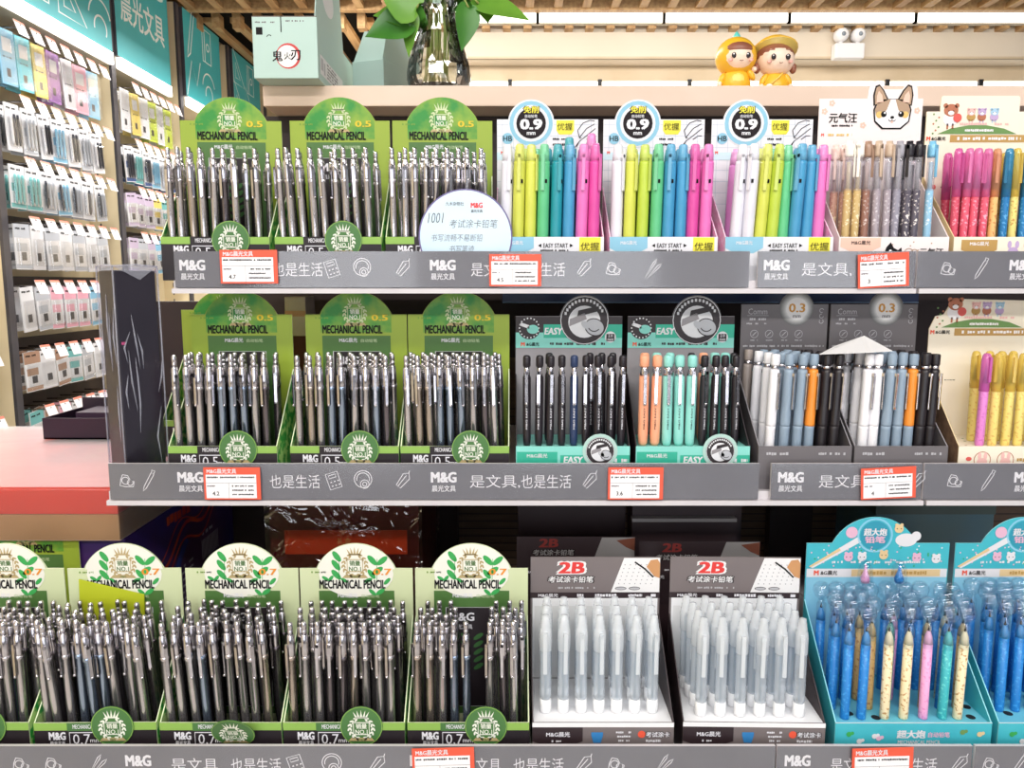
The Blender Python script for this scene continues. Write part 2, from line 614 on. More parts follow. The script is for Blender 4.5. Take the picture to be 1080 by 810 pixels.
def rail_bay(d0, d1, bay, nper, kinds, rset):
    for ri, (ztop, h) in enumerate(rows):
        if ri not in rset:
            continue
        n = nper
        kind, cols = kinds[ri]
        o = MB().box(XW, XW + 0.02, d0 + 0.03, d1 - 0.03, CAMZ + ztop - 0.01, CAMZ + ztop + 0.065, M_rail).build('hook_rail')
        tag(o, f'dark hook rail, {ORD[ri]} from the top, in the {bay} bay of hanging goods', 'rail', 'hook rails on the wall')
        for i in range(n):
            y = d0 + 0.05 + (d1 - d0 - 0.19) * (i + 0.5) / n
            z = CAMZ + ztop + 0.03
            spawn('display_hook', 'hook', hook_parts(), (XW + 0.02, y, z), f'price-tagged display hook, {ORD[i]} along the {ORD[ri]} row of the {bay} wall bay', 'display hooks on the wall')
            c = cols[i % len(cols)]
            w = (d1 - d0 - 0.19) / n * 0.9
            pp = pack_parts(kind, c, w, h)
            for q, dx in enumerate((0.135, 0.085)):
                sp = 'book' if kind == 'book' else 'blister'
                nm = {'book': 'notebook_pack', 'pens': 'pen_pack', 'card': 'blister_pack'}[kind]
                spawn(nm, 'pack', pp, (XW + 0.02 + dx - 0.008, y + (0.004 if q else 0), z - 0.006),
                      f'{c} hanging pack, {"front" if q == 0 else "behind the front"}, {ORD[i]} hook of {ORD[ri]} row, {bay} wall bay', f'packs in row {ri + 1} of the {bay} wall bay',
                      rot=(RND.uniform(.0, .11), 0, RND.uniform(-.12, .06)))


rail_bay(2.74, 3.58, 'nearest', 7, {
    0: ('book', ['blue', 'cyan', 'yellow', 'violet', 'white', 'pink', 'blue']), 1: ('pens', ['white', 'grey', 'white', 'blue', 'white', 'grey', 'white']),
    2: ('pens', ['teal', 'teal', 'grey', 'blue', 'grey', 'white', 'grey']), 3: ('card', ['grey', 'white', 'grey', 'white', 'grey', 'white', 'grey']),
    4: ('card', ['white', 'grey', 'pink', 'pink', 'pink', 'blue', 'blue']), 5: ('card', ['brown', 'white', 'brown', 'teal', 'grey', 'white', 'white']),
    6: ('card', ['teal', 'brown', 'pink', 'white', 'grey', 'white', 'white'])}, range(7))
rail_bay(3.58, 4.30, 'second', 6, {
    0: ('book', ['white', 'yellow', 'white', 'lime', 'white', 'lime']), 1: ('pens', ['navy', 'teal', 'navy', 'blue', 'grey', 'navy']),
    2: ('card', ['lilac', 'lilac', 'lilac', 'yellow', 'teal', 'teal']), 3: ('card', ['lilac', 'grey', 'lilac', 'blue', 'white', 'blue'])}, range(4))
rail_bay(2.02, 2.74, 'frame-edge', 5, {k: ('card', ['white', 'pink', 'white', 'grey', 'white']) for k in range(7)}, (4, 5, 6))

# ================================================================ SHELVING
DT, DM, DB = 0.80, 0.757, 0.647       # front planes of the three label strips
zT = at(540, 265, DT).z - 0.030       # shelf surfaces
zM = at(540, 489, DM).z - 0.030
zB = at(540, 787, DB).z - 0.030
M_shelf = mat('shelf_metal', (214, 208, 210), 0.35, vary=(206, 200, 203), scale=15)
M_strip = mat('strip_grey', (118, 117, 124), 0.32, coat=0.6, vary=(112, 111, 118), scale=10)
M_print = mat('strip_print', (232, 230, 236), 0.5)
M_back = mat('back_panel', (44, 27, 27), 0.6, vary=(36, 22, 24), scale=12)
M_plank = mat('back_plank', (96, 74, 56), 0.6, vary=(80, 60, 46), scale=14, stretch=(1, 1, 8))
M_deck = mat('deck_board', (232, 208, 190), 0.5, vary=(226, 200, 180), scale=8)
M_navy = mat('rail_navy', (30, 60, 120), 0.3, vary=(24, 48, 100), scale=9)
YB = 1.16
XS = 0.4235                           # seam between the two shelving bays

for nm, z, d, xa in (('top', zT, DT, at(181, 290, DT).x), ('middle', zM, DM, at(112, 510, DM).x), ('bottom', zB, DB, -1.0)):
    for k, (x0, x1) in enumerate(((xa, XS - 0.0015), (XS + 0.0015, 1.15))):
        t = thing('shelf_board', f'white metal {nm} shelf, {"long bay" if k == 0 else "bay past the seam near the frame edge"}', 'shelf', ((x0 + x1) / 2, d, z), group='shelf boards')
        w = (x1 - x0) / 2
        MB().box(-w, w, 0.0105, YB - d - 0.026, -0.008, 0, M_shelf).build('board', t)
        b = MB().box(-w, w, 0.004, 0.0105, -0.0125, 0, M_shelf).box(-w, w, -0.002, 0.02, -0.0135, -0.0085, M_shelf)
        b.build('front_lip', t)

t = thing('display_shelving', 'dark framed display shelving holding the pencil boxes', 'shelving', (0, YB, 0))
xg = at(277, 100, 1.1).x
b = MB().box(-0.395, 1.15, 0, 0.02, zM + 0.1, at(540, 112, 1.1).z - 0.001, M_back)
b.box(-0.55, -0.395, 0, 0.02, zM - 0.002, zT - 0.03, M_back)
b.build('back_panel', t)
b = MB().box(-0.36, 1.15, 0, 0.02, 0.02, zM + 0.1, M_plank).box(-0.80, -0.36, 0, 0.02, 0.02, zM - 0.06, M_back)
for k in range(60):
    b.box(-0.36, 1.15, -0.0006, 0.001, 0.5 + k * 0.012, 0.5015 + k * 0.012, M_back)
b.build('plank_panel', t)
for px in (462, 838):
    x = at(px, 560, YB - 0.03).x
    MB().box(x - 0.036, x + 0.030, -0.022, -0.002, 0.0, zM - 0.01, M_back).build('post', t)
xa, xb = at(530, 312, 1.08).x, at(965, 312, 1.08).x
b = MB().box(xa, xb, -0.09, -0.07, at(600, 318, 1.08).z, at(600, 303, 1.08).z, M_navy)
b.box(xa, xb, -0.091, -0.068, at(600, 318, 1.08).z - .002, at(600, 318, 1.08).z, mat('rail_edge', (120, 150, 190), .4))
o = b.build('shelf_rail')
o.location = (0, YB, 0)
tag(o, 'navy blue rail running under the back of the top shelf', 'rail')
zd0, zd1 = at(540, 112, 1.1).z, at(540, 90, 1.1).z
o = MB().box(xg, 1.15, 1.10, 1.45, zd0, zd1, M_deck, bev=0.0015).build('top_board')
tag(o, 'pale wooden top board above the dark shelving, carrying plant and figurines', 'board')
ZD = zd1


# ----------------------------------------------------------- label strips
def icon(b, M, k, u, v, s, m, L):
    w = 0.00075
    def tr(pts, a=0.0):
        c, d = math.cos(a), math.sin(a)
        return [(u + s * (x * c - y * d), v + s * (x * d + y * c)) for x, y in pts]
    if k == 'calc':
        a = 0.3
        b.line(tr([(-.6, -.8), (.6, -.8), (.6, .8), (-.6, .8)], a), w, m, M, L, True)
        b.line(tr([(-.35, .3), (.35, .3), (.35, .6), (-.35, .6)], a), w, m, M, L, True)
        for i in range(3):
            for j in range(2):
                b.line(tr([(-.35 + .35 * i, -.1 - .4 * j), (-.2 + .35 * i, -.1 - .4 * j)], a), w * 1.6, m, M, L)
    elif k == 'phones':
        b.ring(u, v + .15 * s, .85 * s, w, m, M, L)
        b.ring(u, v + .15 * s, .62 * s, w, m, M, L, a0=-.3, a1=3.4)
        b.ring(u + .15 * s, v - .35 * s, .42 * s, w, m, M, L)
        b.ring(u + .15 * s, v - .35 * s, .2 * s, w, m, M, L)
    elif k == 'case':
        b.line(tr([(-.75, -.25), (.55, -.4), (.95, 0), (.55, .4), (-.75, .25)], 0.9), w, m, M, L, True)
        b.line(tr([(-.75, .05), (.6, .05)], 0.9), w, m, M, L)
        b.line(tr([(.95, 0), (1.2, .1)], 0.9), w, m, M, L)
    elif k == 'pen':
        b.line(tr([(-1.2, 0), (-.8, .13), (.8, .16), (.8, -.16), (-.8, -.13)], 1.05), w, m, M, L, True)
        b.line(tr([(.8, .1), (1.1, .22), (1.15, -.1), (.8, -.1)], 1.05), w, m, M, L)
    elif k == 'clips':
        b.line(tr([(-.7, -.5), (-.2, -.6), (.6, -.6), (.7, -.1), (.3, .1), (.1, .5), (-.4, .6), (-.6, .1)]), w, m, M, L, True)
        b.ring(u - .15 * s, v, .35 * s, w, m, M, L)
        b.ring(u + .3 * s, v - .2 * s, .28 * s, w, m, M, L)
    elif k == 'brush':
        b.line(tr([(-1.1, -.05), (.7, .1), (1.1, 0), (.7, -.12)], 1.0), w, m, M, L, True)
        b.line(tr([(-1.0, -.45), (.7, -.3), (1.1, -.45), (.7, -.55)], 0.8), w, m, M, L, True)


def strip(label, d, py0, px0, px1, items, tilt=0):
    """items: (kind, px) printed along the strip"""
    a, c = at(px0, py0, d), at(px1, py0, d)
    zt = at(540, py0, d).z
    H = 0.0375
    pm = at(541, py0 + 18, d).x - at(540, py0 + 18, d).x
    t = thing('label_strip', label, 'label strip', ((a.x + c.x) / 2, d, zt - H), group='grey label strips along the shelf fronts')
    W = c.x - a.x
    b = MB()
    M = T(0, 0, 0) @ FRONT
    b.slab([(-W / 2, 0), (W / 2, 0), (W / 2, H), (-W / 2, H)], 0.0035, M_strip, M, M_shelf)
    vc = H * 0.50
    for it, px in items:
        u = at(px, py0 + 18, d).x - (a.x + c.x) / 2
        if it == 'MG':
            b.text('M&G', u, vc + 0.0045, 0.0105, M_print, M, 1, width=26 * pm, bold=0.06)
            b.text('晨光文具', u, vc - 0.0072, 0.0068, M_print, M, 1, width=25 * pm, bold=0.02)
        elif it in ('calc', 'phones', 'case', 'pen', 'clips', 'brush'):
            icon(b, M, it, u, vc + 0.001, 0.0105, M_print, 1)
        else:
            b.text(it, u, vc, 0.0142, M_print, M, 1, width=13.2 * pm * len(it), bold=-0.004)
    b.build('printed_label', t)
    g = MB().box(-W / 2, W / 2, -0.0012, -0.0006, 0.0, H, clear('strip_cover', fac=0.022, rough=0.12, glossy=True))
    g.build('clear_cover', t)
    return t


strip('grey label strip along the top shelf, long piece', DT - 0.0005, 265, 183, 791, [('MG', 203), ('也是生活', 314), ('calc', 350), ('phones', 382), ('case', 425), ('MG', 467), ('是文', 510), ('生活', 583), ('case', 616), ('clips', 647), ('brush', 686)])
strip('grey label strip of the top shelf below the cartoon dog box', DT - 0.0005, 265, 800, 966.5, [('MG', 819), ('是文具,', 872), ('case', 945)])
strip('grey label strip of the top shelf past the seam', DT - 0.0005, 265, 968.5, 1200, [('clips', 1000), ('pen', 1035), ('MG', 1078)])
strip('grey label strip along the middle shelf, long piece', DM - 0.0005, 489, 114, 801, [('clips', 134), ('pen', 157), ('MG', 201), ('也是生活', 311), ('calc', 352), ('phones', 383), ('case', 425), ('MG', 468), ('是文具,', 522), ('也是生活', 576), ('case', 622)])
strip('grey label strip of the middle shelf below the dark grey boxes', DM - 0.0005, 489, 814, 973, [('MG', 834), ('是文具,', 890), ('case', 980 - 12)])
strip('grey label strip of the middle shelf past the seam', DM - 0.0005, 489, 975.5, 1200, [('clips', 1007), ('pen', 1042), ('MG', 1083)])
strip('grey label strip along the bottom shelf, near piece', DB - 0.0005, 787, -60, 818, [('clips', 22), ('clips', 56), ('brush', 100), ('MG', 146), ('是文具,', 207), ('也是生活', 270), ('calc', 312), ('phones', 350), ('case', 398), ('MG', 446), ('文具', 515), ('也是生活', 568), ('case', 616), ('clips', 650), ('brush', 697)])
strip('grey label strip of the bottom shelf below the blue box', DB - 0.0005, 787, 820, 1026, [('MG', 841), ('是文具', 896), ('生活', 975), ('case', 1012)])
strip('grey label strip of the bottom shelf past the seam', DB - 0.0005, 787, 1029, 1200, [('clips', 1045), ('pen', 1075)])

M_price = mat('price_panel', (246, 242, 244), 0.5)


def price_tag(label, d, px0, px1, py0, py1, tilt=0.0, price='4.7', seed=1, dark=(234, 92, 66)):
    a, c = at(px0, py1, d), at(px1, py0, d)
    W, H = c.x - a.x, c.z - a.z
    red = mat('price_red', dark, 0.45)
    t = thing('price_tag', label, 'price tag', ((a.x + c.x) / 2, d, a.z), group='red price tags on the shelf fronts', rot=(0, tilt, 0))
    M = FRONT
    MB().slab([(-W / 2, 0), (W / 2, 0), (W / 2, H), (-W / 2, H)], 0.0007, red, M).text('M&G晨光文具', -W * .44, H * .885, H * .15, M_print, M, 1, width=W * .52, bold=0.03, align='l').build('red_holder', t)
    b = MB()
    u0, u1, v0, v1 = -W * .46, W * .43, H * .05, H * .78
    b.slab([(u0, v0), (u1, v0), (u1, v1), (u0, v1)], 0.0003, M_price, T(0, -0.0006, 0) @ M)
    M2 = T(0, -0.0006, 0) @ M
    g = mat('print_grey', (120, 112, 118), 0.6)
    b.dashes(u0 + W * .02, u1 - W * .03, v1 - H * .08, H * .055, M_ink, M2, 1, 0.85, seed)
    b.rect(u0, u1, H * .52, H * .528, g, M2)
    b.rect(-W * .06, -W * .055, v0, H * .52, g, M2)
    for k in range(3):
        b.dashes(0.0, u1 - W * .05, H * (.43 - .13 * k), H * .05, M_ink, M2, 1, .9, seed + k + 1)
    b.dashes(u0 + W * .02, -W * .3, H * .43, H * .05, g, M2, 1, .9, seed + 9)
    b.text(price, u0 + W * .17, H * .2, H * .12, M_ink, M2, 1)
    b.build('paper_insert', t)


price_tag('red price tag on the top shelf nearest the hanging goods', DT - 0.004, 233, 292, 263.5, 299, 0, '4.7', 1)
price_tag('red price tag on the top shelf below the first 0.9 box', DT - 0.004, 516, 571, 268, 302, 0, '4.5', 2, (234, 92, 90))
price_tag('red price tag on the top shelf below the cartoon dog box', DT - 0.004, 905, 961, 267, 303, -0.06, '3', 3)
price_tag('red price tag on the middle shelf below the first green box', DM - 0.004, 216, 274, 493, 527, 0, '4.2', 4)
price_tag('red price tag on the middle shelf below the EASY boxes', DM - 0.004, 641, 700, 493, 527, 0, '3.6', 5)
price_tag('red price tag on the middle shelf below the dark grey boxes', DM - 0.004, 908, 968, 493, 526, -0.05, '4', 6)
price_tag('red price tag on the bottom shelf below the sparsest pale box', DB - 0.004, 436, 501, 789, 826, -0.03, '4.2', 7)
price_tag('red price tag on the bottom shelf below the blue box', DB - 0.004, 898, 965, 789, 828, -0.03, '6', 8)
# ================================================================ DISPLAY BOXES
LIP = 0.0455
G_leaf = mat('leaf_green', (120, 178, 60), 0.45, vary=(50, 158, 62), scale=75, hard=True)
G_side = mat('leaf_print', (190, 222, 140), 0.45, vary=(46, 160, 66), scale=110, hard=True)
G_lime = mat('lime_card', (152, 174, 56), 0.45, vary=(146, 168, 50), scale=10)
G_blot = mat('blotch_green', (140, 172, 54), 0.45, vary=(44, 140, 52), scale=46)
G_dark = mat('band_green', (76, 116, 56), 0.5)
G_lip = mat('lip_green', (142, 182, 84), 0.5)
G_badge = mat('badge_green', (72, 118, 62), 0.45)
G_pale = mat('pale_card', (214, 222, 180), 0.5, vary=(202, 214, 164), scale=8)
G_cream = mat('arch_cream', (242, 240, 228), 0.5)
G_edge = mat('card_edge', (226, 236, 196), 0.6)
G_sprig = mat('sprig_green', (58, 168, 84), 0.5)
G_gold = mat('emblem_gold', (190, 168, 120), 0.5)
G_yel = mat('digit_yellow', (226, 196, 40), 0.5)
G_org = mat('digit_orange', (236, 150, 50), 0.5)
TRAY = mat('tray_black', (30, 22, 28), 0.55, vary=(38, 28, 34), scale=30)


def emblem(b, M, u, v, s, m, L, mtext=None, crown=None):
    """crown, laurel wreath and the best-seller lettering"""
    mt = mtext or m
    for sx in (-1, 1):
        for k in range(7):
            a = math.radians(-70 + k * 22)
            for rr_, da in ((1.0, .5), (.84, -.4)):
                b.disc(u + sx * rr_ * s * math.cos(a), v + rr_ * s * .95 * math.sin(a), .17 * s, m, M, L, rv=.075 * s, rot=(a + PI / 2 + da) if sx > 0 else (PI / 2 - a - da), seg=8)
    b.line([(u - .62 * s, v - .5 * s), (u - .62 * s, v + .5 * s), (u + .62 * s, v + .5 * s), (u + .62 * s, v - .5 * s)], .09 * s, m, M, L, True)
    b.text('销量', u, v + .2 * s, .42 * s, mt, M, L, width=.85 * s, bold=0.03)
    b.text('NO.1', u, v - .28 * s, .36 * s, mt, M, L, width=.95 * s, bold=0.02)
    c = crown or m
    for k in range(5):
        a = math.radians(130 - 20 * k)
        b.poly([(u - .1 * s + .55 * s * math.cos(a), v + .9 * s), (u + .1 * s + .55 * s * math.cos(a), v + .9 * s), (u + 1.0 * s * math.cos(a), v + .95 * s + .62 * s * math.sin(a))], c, M, L)
    b.rect(u - .5 * s, u + .5 * s, v + .86 * s, v + .96 * s, c, M, L)
    b.poly([(u - 1.05 * s, v - 1.05 * s), (u + 1.05 * s, v - 1.05 * s), (u + .8 * s, v - .78 * s), (u - .8 * s, v - .78 * s)], G_gold, M, L)
    b.text('M&G', u, v - .92 * s, .16 * s, G_dark, M, L + 1)


def sprig(b, M, u, v, s, a0, n, L, sx=1):
    for k in range(n):
        a = a0 + k * 0.15 * sx
        bx, bv = u + math.cos(a) * s * .55 * k, v + math.sin(a) * s * .55 * k
        for q in (-.75, .75):
            aa = a + q
            b.disc(bx + .42 * s * math.cos(aa), bv + .42 * s * math.sin(aa), .42 * s, G_sprig, M, L, rv=.17 * s, rot=aa, seg=10)


def shell(W, Dp, top, m_side_out, m_front, m_in, header_pts, m_head, head_draw, front_draw, lip=LIP, m_edge=None, plat=None, m_plat=None, holes=0, side_front=None, back_z=None, side_mesh=True, plat_draw=None):
    """Parts of an open card display box, base centre-front at the origin."""
    P = []
    M0 = FRONT
    b = MB()
    b.slab([(-W / 2, 0), (W / 2, 0), (W / 2, lip), (-W / 2, lip)], 0.0011, m_front, M0, m_edge)
    front_draw(b, M0)
    P.append(('front_panel', b.mesh('front_panel')))
    sf = side_front if side_front is not None else lip
    for sx in (-1, 1):
        b = MB()
        pts = [(0.0012, 0), (Dp - 0.0002, 0), (Dp - 0.0002, top), (0.0012, sf)]
        x = sx * W / 2
        Ms = T(x if sx > 0 else x + 0.001, 0, 0) @ RIGHT
        b.slab(pts, 0.001, m_side_out, Ms, m_edge)
        P.append(('side_panel', b.mesh('side_panel')))
    b = MB()
    Mh = T(0, Dp, 0) @ FRONT
    b.slab(header_pts, 0.0012, m_head, Mh, m_edge)
    head_draw(b, Mh)
    P.append(('header_card', b.mesh('header_card')))
    b = MB()
    w = W / 2 - 0.0012
    b.box(-w, w, 0.0014, Dp - 0.0004, 0, 0.002, m_in)
    P.append(('base', b.mesh('base')))
    if plat is not None:
        b = MB()
        b.box(-w, w, 0.0014, Dp - 0.0004, plat - 0.0015, plat, m_plat)
        if plat_draw:
            plat_draw(b)
        P.append(('platform', b.mesh('platform')))
    return P


def header_arch(W, rect_top, arch_u, half, arch_top):
    sag = arch_top - rect_top
    r = (half * half + sag * sag) / (2 * sag)
    a = math.degrees(math.asin(min(1, half / r)))
    if sag > half:
        a = 180 - a
    c = arch_top - r
    pts = [(-W / 2, 0.0), (W / 2, 0.0), (W / 2, rect_top)]
    pts += arc(arch_u, c, r, 90 - a, 90 + a, 24)
    pts += [(-W / 2, rect_top)]
    return pts


def green_box(size, W):
    pale = size == '0.7'
    Dp = 0.072
    rt, at_ = (LIP + .122, LIP + .148) if pale else (LIP + .133, LIP + .1585)
    half = 0.040
    hp = header_arch(W, rt, 0.0, half, at_)

    def head(b, M):
        o = rt - (LIP + .133)
        rr = random.Random(4)
        sag = at_ - rt
        r = (half * half + sag * sag) / (2 * sag)
        a = math.degrees(math.asin(half / r))
        dome = arc(0, at_ - r, r - .0004, 90 - a, 90 + a, 20)
        if pale:
            b.poly([(half * .97, rt - .001)] + dome[1:-1] + [(-half * .97, rt - .001)], G_cream, M, 1)
            b.disc(0, rt - .006, .0375, G_cream, M, 2, rv=.024)
            for u, v, a, q in ((-.0190, .0125, 2.2, 1), (-.0200, .0035, 2.2, 1), (-.0200, -.0065, 2.3, 1), (.0165, .0085, 2.3, 1), (.0265, .0080, .7, 1), (.0215, -.0025, .6, 1), (.0155, -.0060, 2.2, .9),
                               (-.031, -.0105, 2.6, .6), (-.0255, -.0105, .9, .6), (.012, -.0125, .4, .7), (.024, -.0245, .6, .8), (.016, -.0250, 2.4, .7), (-.012, -.0125, 2.6, .6), (.031, -.0135, .8, .7)):
                b.disc(u, rt + v, .0066 * q, G_sprig, M, 3, rv=.0029 * q, rot=a, seg=12)
            for u in (-.0175, .0205):
                b.line([(u, rt - .016), (u + .001, rt + .010)], .0005, G_sprig, M, 3)
        else:
            b.poly([(half * .98, rt - .020), (half * .98, rt - .001)] + dome[1:-1] + [(-half * .98, rt - .001), (-half * .98, rt - .020)], G_blot, M, 1)
        emblem(b, M, -.001, rt + .0005 if not pale else rt + .003, .0125, G_gold if pale else mat('emblem_pale', (206, 216, 170), .5), 3,
               mat('emblem_white', (238, 240, 226), .5) if not pale else G_dark, G_gold if pale else None)
        b.text(size, .0265, rt - .0035, .0065, G_org if pale else G_yel, M, 4, width=.0175, bold=.03)
        b.text('MECHANICAL PENCIL', -.004, rt - .0165, .0088, M_ink, M, 4, width=.066, bold=.05)
        b.rect(-.038, .038, .012, rt - .0235, G_dark, M, 1)
        b.text('M&G晨光', -.009, rt - .0285, .005, M_print, M, 2, width=.020, bold=.02)
        b.text('自动铅笔', .014, rt - .029, .0038, mat('print_mint', (186, 206, 160), .5), M, 2, width=.018)
        b.rect(-.026, .026, .02, rt - .041, TRAY, M, 2)
        b.line([(-.026, .02), (.026, .02), (.026, rt - .041), (-.026, rt - .041)], .0007, M_print, M, 3, True)
        b.text('M&G', -.010, rt - .051, .0085, M_print, M, 3, bold=.04)
        b.text('晨光文具', -.010, rt - .0615, .005, M_print, M, 3)
        for k in range(5):
            for sx in (-1, 1):
                b.disc(.0 + sx * .0065, rt - .072 - k * .008, .006, mat('emblem_leaf', (60, 110, 56), .5), M, 3, rv=.0024, rot=sx * .6, seg=8)
        b.dashes(-.045, -.030, rt - .004, .002, mat('faint_green', (110, 150, 50), .5), M, 2, .8, 5)

    def front(b, M):
        b.rect(-W / 2, W / 2, .038, LIP, G_lip, M, 1)
        b.rect(-.026, .022, .0375, LIP, TRAY if not pale else G_badge, M, 2)
        b.text('MECHANICAL PENCIL', -.005, .0418, .0042, M_print, M, 3, width=.031, bold=.02)
        b.text('M&G', -.0355, .0325, .0075, M_print, M, 2, width=.015, bold=.06)
        b.text('晨光文具', -.0355, .0255, .004, M_print, M, 2, width=.014)
        b.line([(-.024, .018), (.006, .018), (.006, .036), (-.024, .036)], .001, M_print, M, 3, True)
        b.text(size, -.013, .0295, .010, M_print, M, 3, width=.016, bold=.01)
        b.text('mm', -.0005, .0275, .003, M_print, M, 3)

    P = shell(W, Dp, .118, G_side, TRAY, TRAY, hp, G_pale if pale else G_lime, head, front, m_edge=G_edge)
    return P


def badge_parts(folded):
    M = T(0.0165, -0.0012, .0425) @ FRONT
    if folded:
        M = T(0.0155, -0.0018, .0235) @ FRONT @ RX(0.45) @ T(0, 0.0198, 0)
    b = MB()
    b.slab(arc(0, 0, .0198, 0, 345, 23), .0006, G_badge, M)
    b.ring(0, 0, .0192, .0006, G_lip, M, 1)
    emblem(b, M, 0, -.002, .0118, mat('emblem_white', (238, 240, 226), .5), 2)
    return ('badge', b.mesh('badge'))


BOXES = {}


def place(key, name, parts, label, pxc, d, zs, W, Dp, yaw=0.0, group=None):
    x = at(pxc, 500 if zs == zM else (255 if zs == zT else 775), d).x
    spawn(name, 'display box', parts, (x, d, zs), label, group, rot=(0, 0, yaw))
    BOXES[key] = (Matrix.Translation((x, d, zs)) @ RZ(yaw), W, Dp, yaw)


g5, g7 = green_box('0.5', .1125), green_box('0.7', .1135)
bd, bf = badge_parts(False), badge_parts(True)
DTB, DMB, DBB = DT + .0135, DM + .0125, DB + .0125
GG = 'green pencil display boxes'
place('T1', 'pencil_display_box', g5 + [bd], 'upper shelf green pencil display box nearest the hanging goods', 227, DTB, zT, .1125, .072, .05, GG)
place('T2', 'pencil_display_box', g5 + [bd], 'upper shelf green pencil display box standing below the mint carton', 346, DTB, zT, .1125, .072, 0, GG)
place('T3', 'pencil_display_box', g5 + [bd], 'upper shelf green pencil display box partly behind the round white sign', 463, DTB, zT, .1125, .072, 0.02, GG)
place('M1', 'pencil_display_box', g5 + [bd], 'middle shelf green pencil display box beside the plastic wrapped carton', 236, DMB, zM, .1125, .072, 0, GG)
place('M2', 'pencil_display_box', g5 + [bd], 'middle shelf green pencil display box between two boxes like it', 364, DMB, zM, .1125, .072, -.01, GG)
place('M3', 'pencil_display_box', g5 + [bd], 'middle shelf green pencil display box beside the first EASY box', 480, DMB, zM, .1125, .072, 0, GG)
place('B0', 'pencil_display_box', g7 + [bd], 'pale green pencil display box cut off by the frame edge', -33, DBB, zB, .1135, .072, 0, GG)
place('B1', 'pencil_display_box', g7 + [bd], 'pale green pencil display box with a blank yellow-green note', 101, DBB, zB, .1135, .072, 0.015, GG)
place('B2', 'pencil_display_box', g7 + [bf], 'pale green pencil display box whose round badge tilts forward', 233, DBB, zB, .1135, .072, 0, GG)
place('B3', 'pencil_display_box', g7 + [bd], 'pale green pencil display box between the tilted badge box and sparsest box', 363, DBB, zB, .1135, .072, 0, GG)
place('B4', 'pencil_display_box', g7 + [bd], 'sparsest pale green pencil display box beside the 2B display boxes', 494, DBB, zB, .1135, .072, 0, GG)
place('XB', 'pencil_display_box', g5 + [bd], 'bright green pencil display box behind the pale boxes at the frame edge', -2, DBB + .0735, zB, .1125, .072, 0, GG)
place('XM', 'pencil_display_box', g5 + [bd], 'green pencil display box mostly hidden behind the one beside the wrapped carton', 222, DMB + .15, zM, .1125, .072, 0, GG)

# ------------------------------------------------ 0.9 boxes (top shelf)
E_white = mat('grid_white', (230, 229, 234), .5)
E_blue = mat('ring_blue', (140, 194, 218), .5)
E_black = mat('disc_black', (28, 19, 24), .6, spec=.25)
E_yel = mat('label_yellow', (236, 224, 60), .5)
E_grid = mat('grid_line', (186, 196, 210), .5)


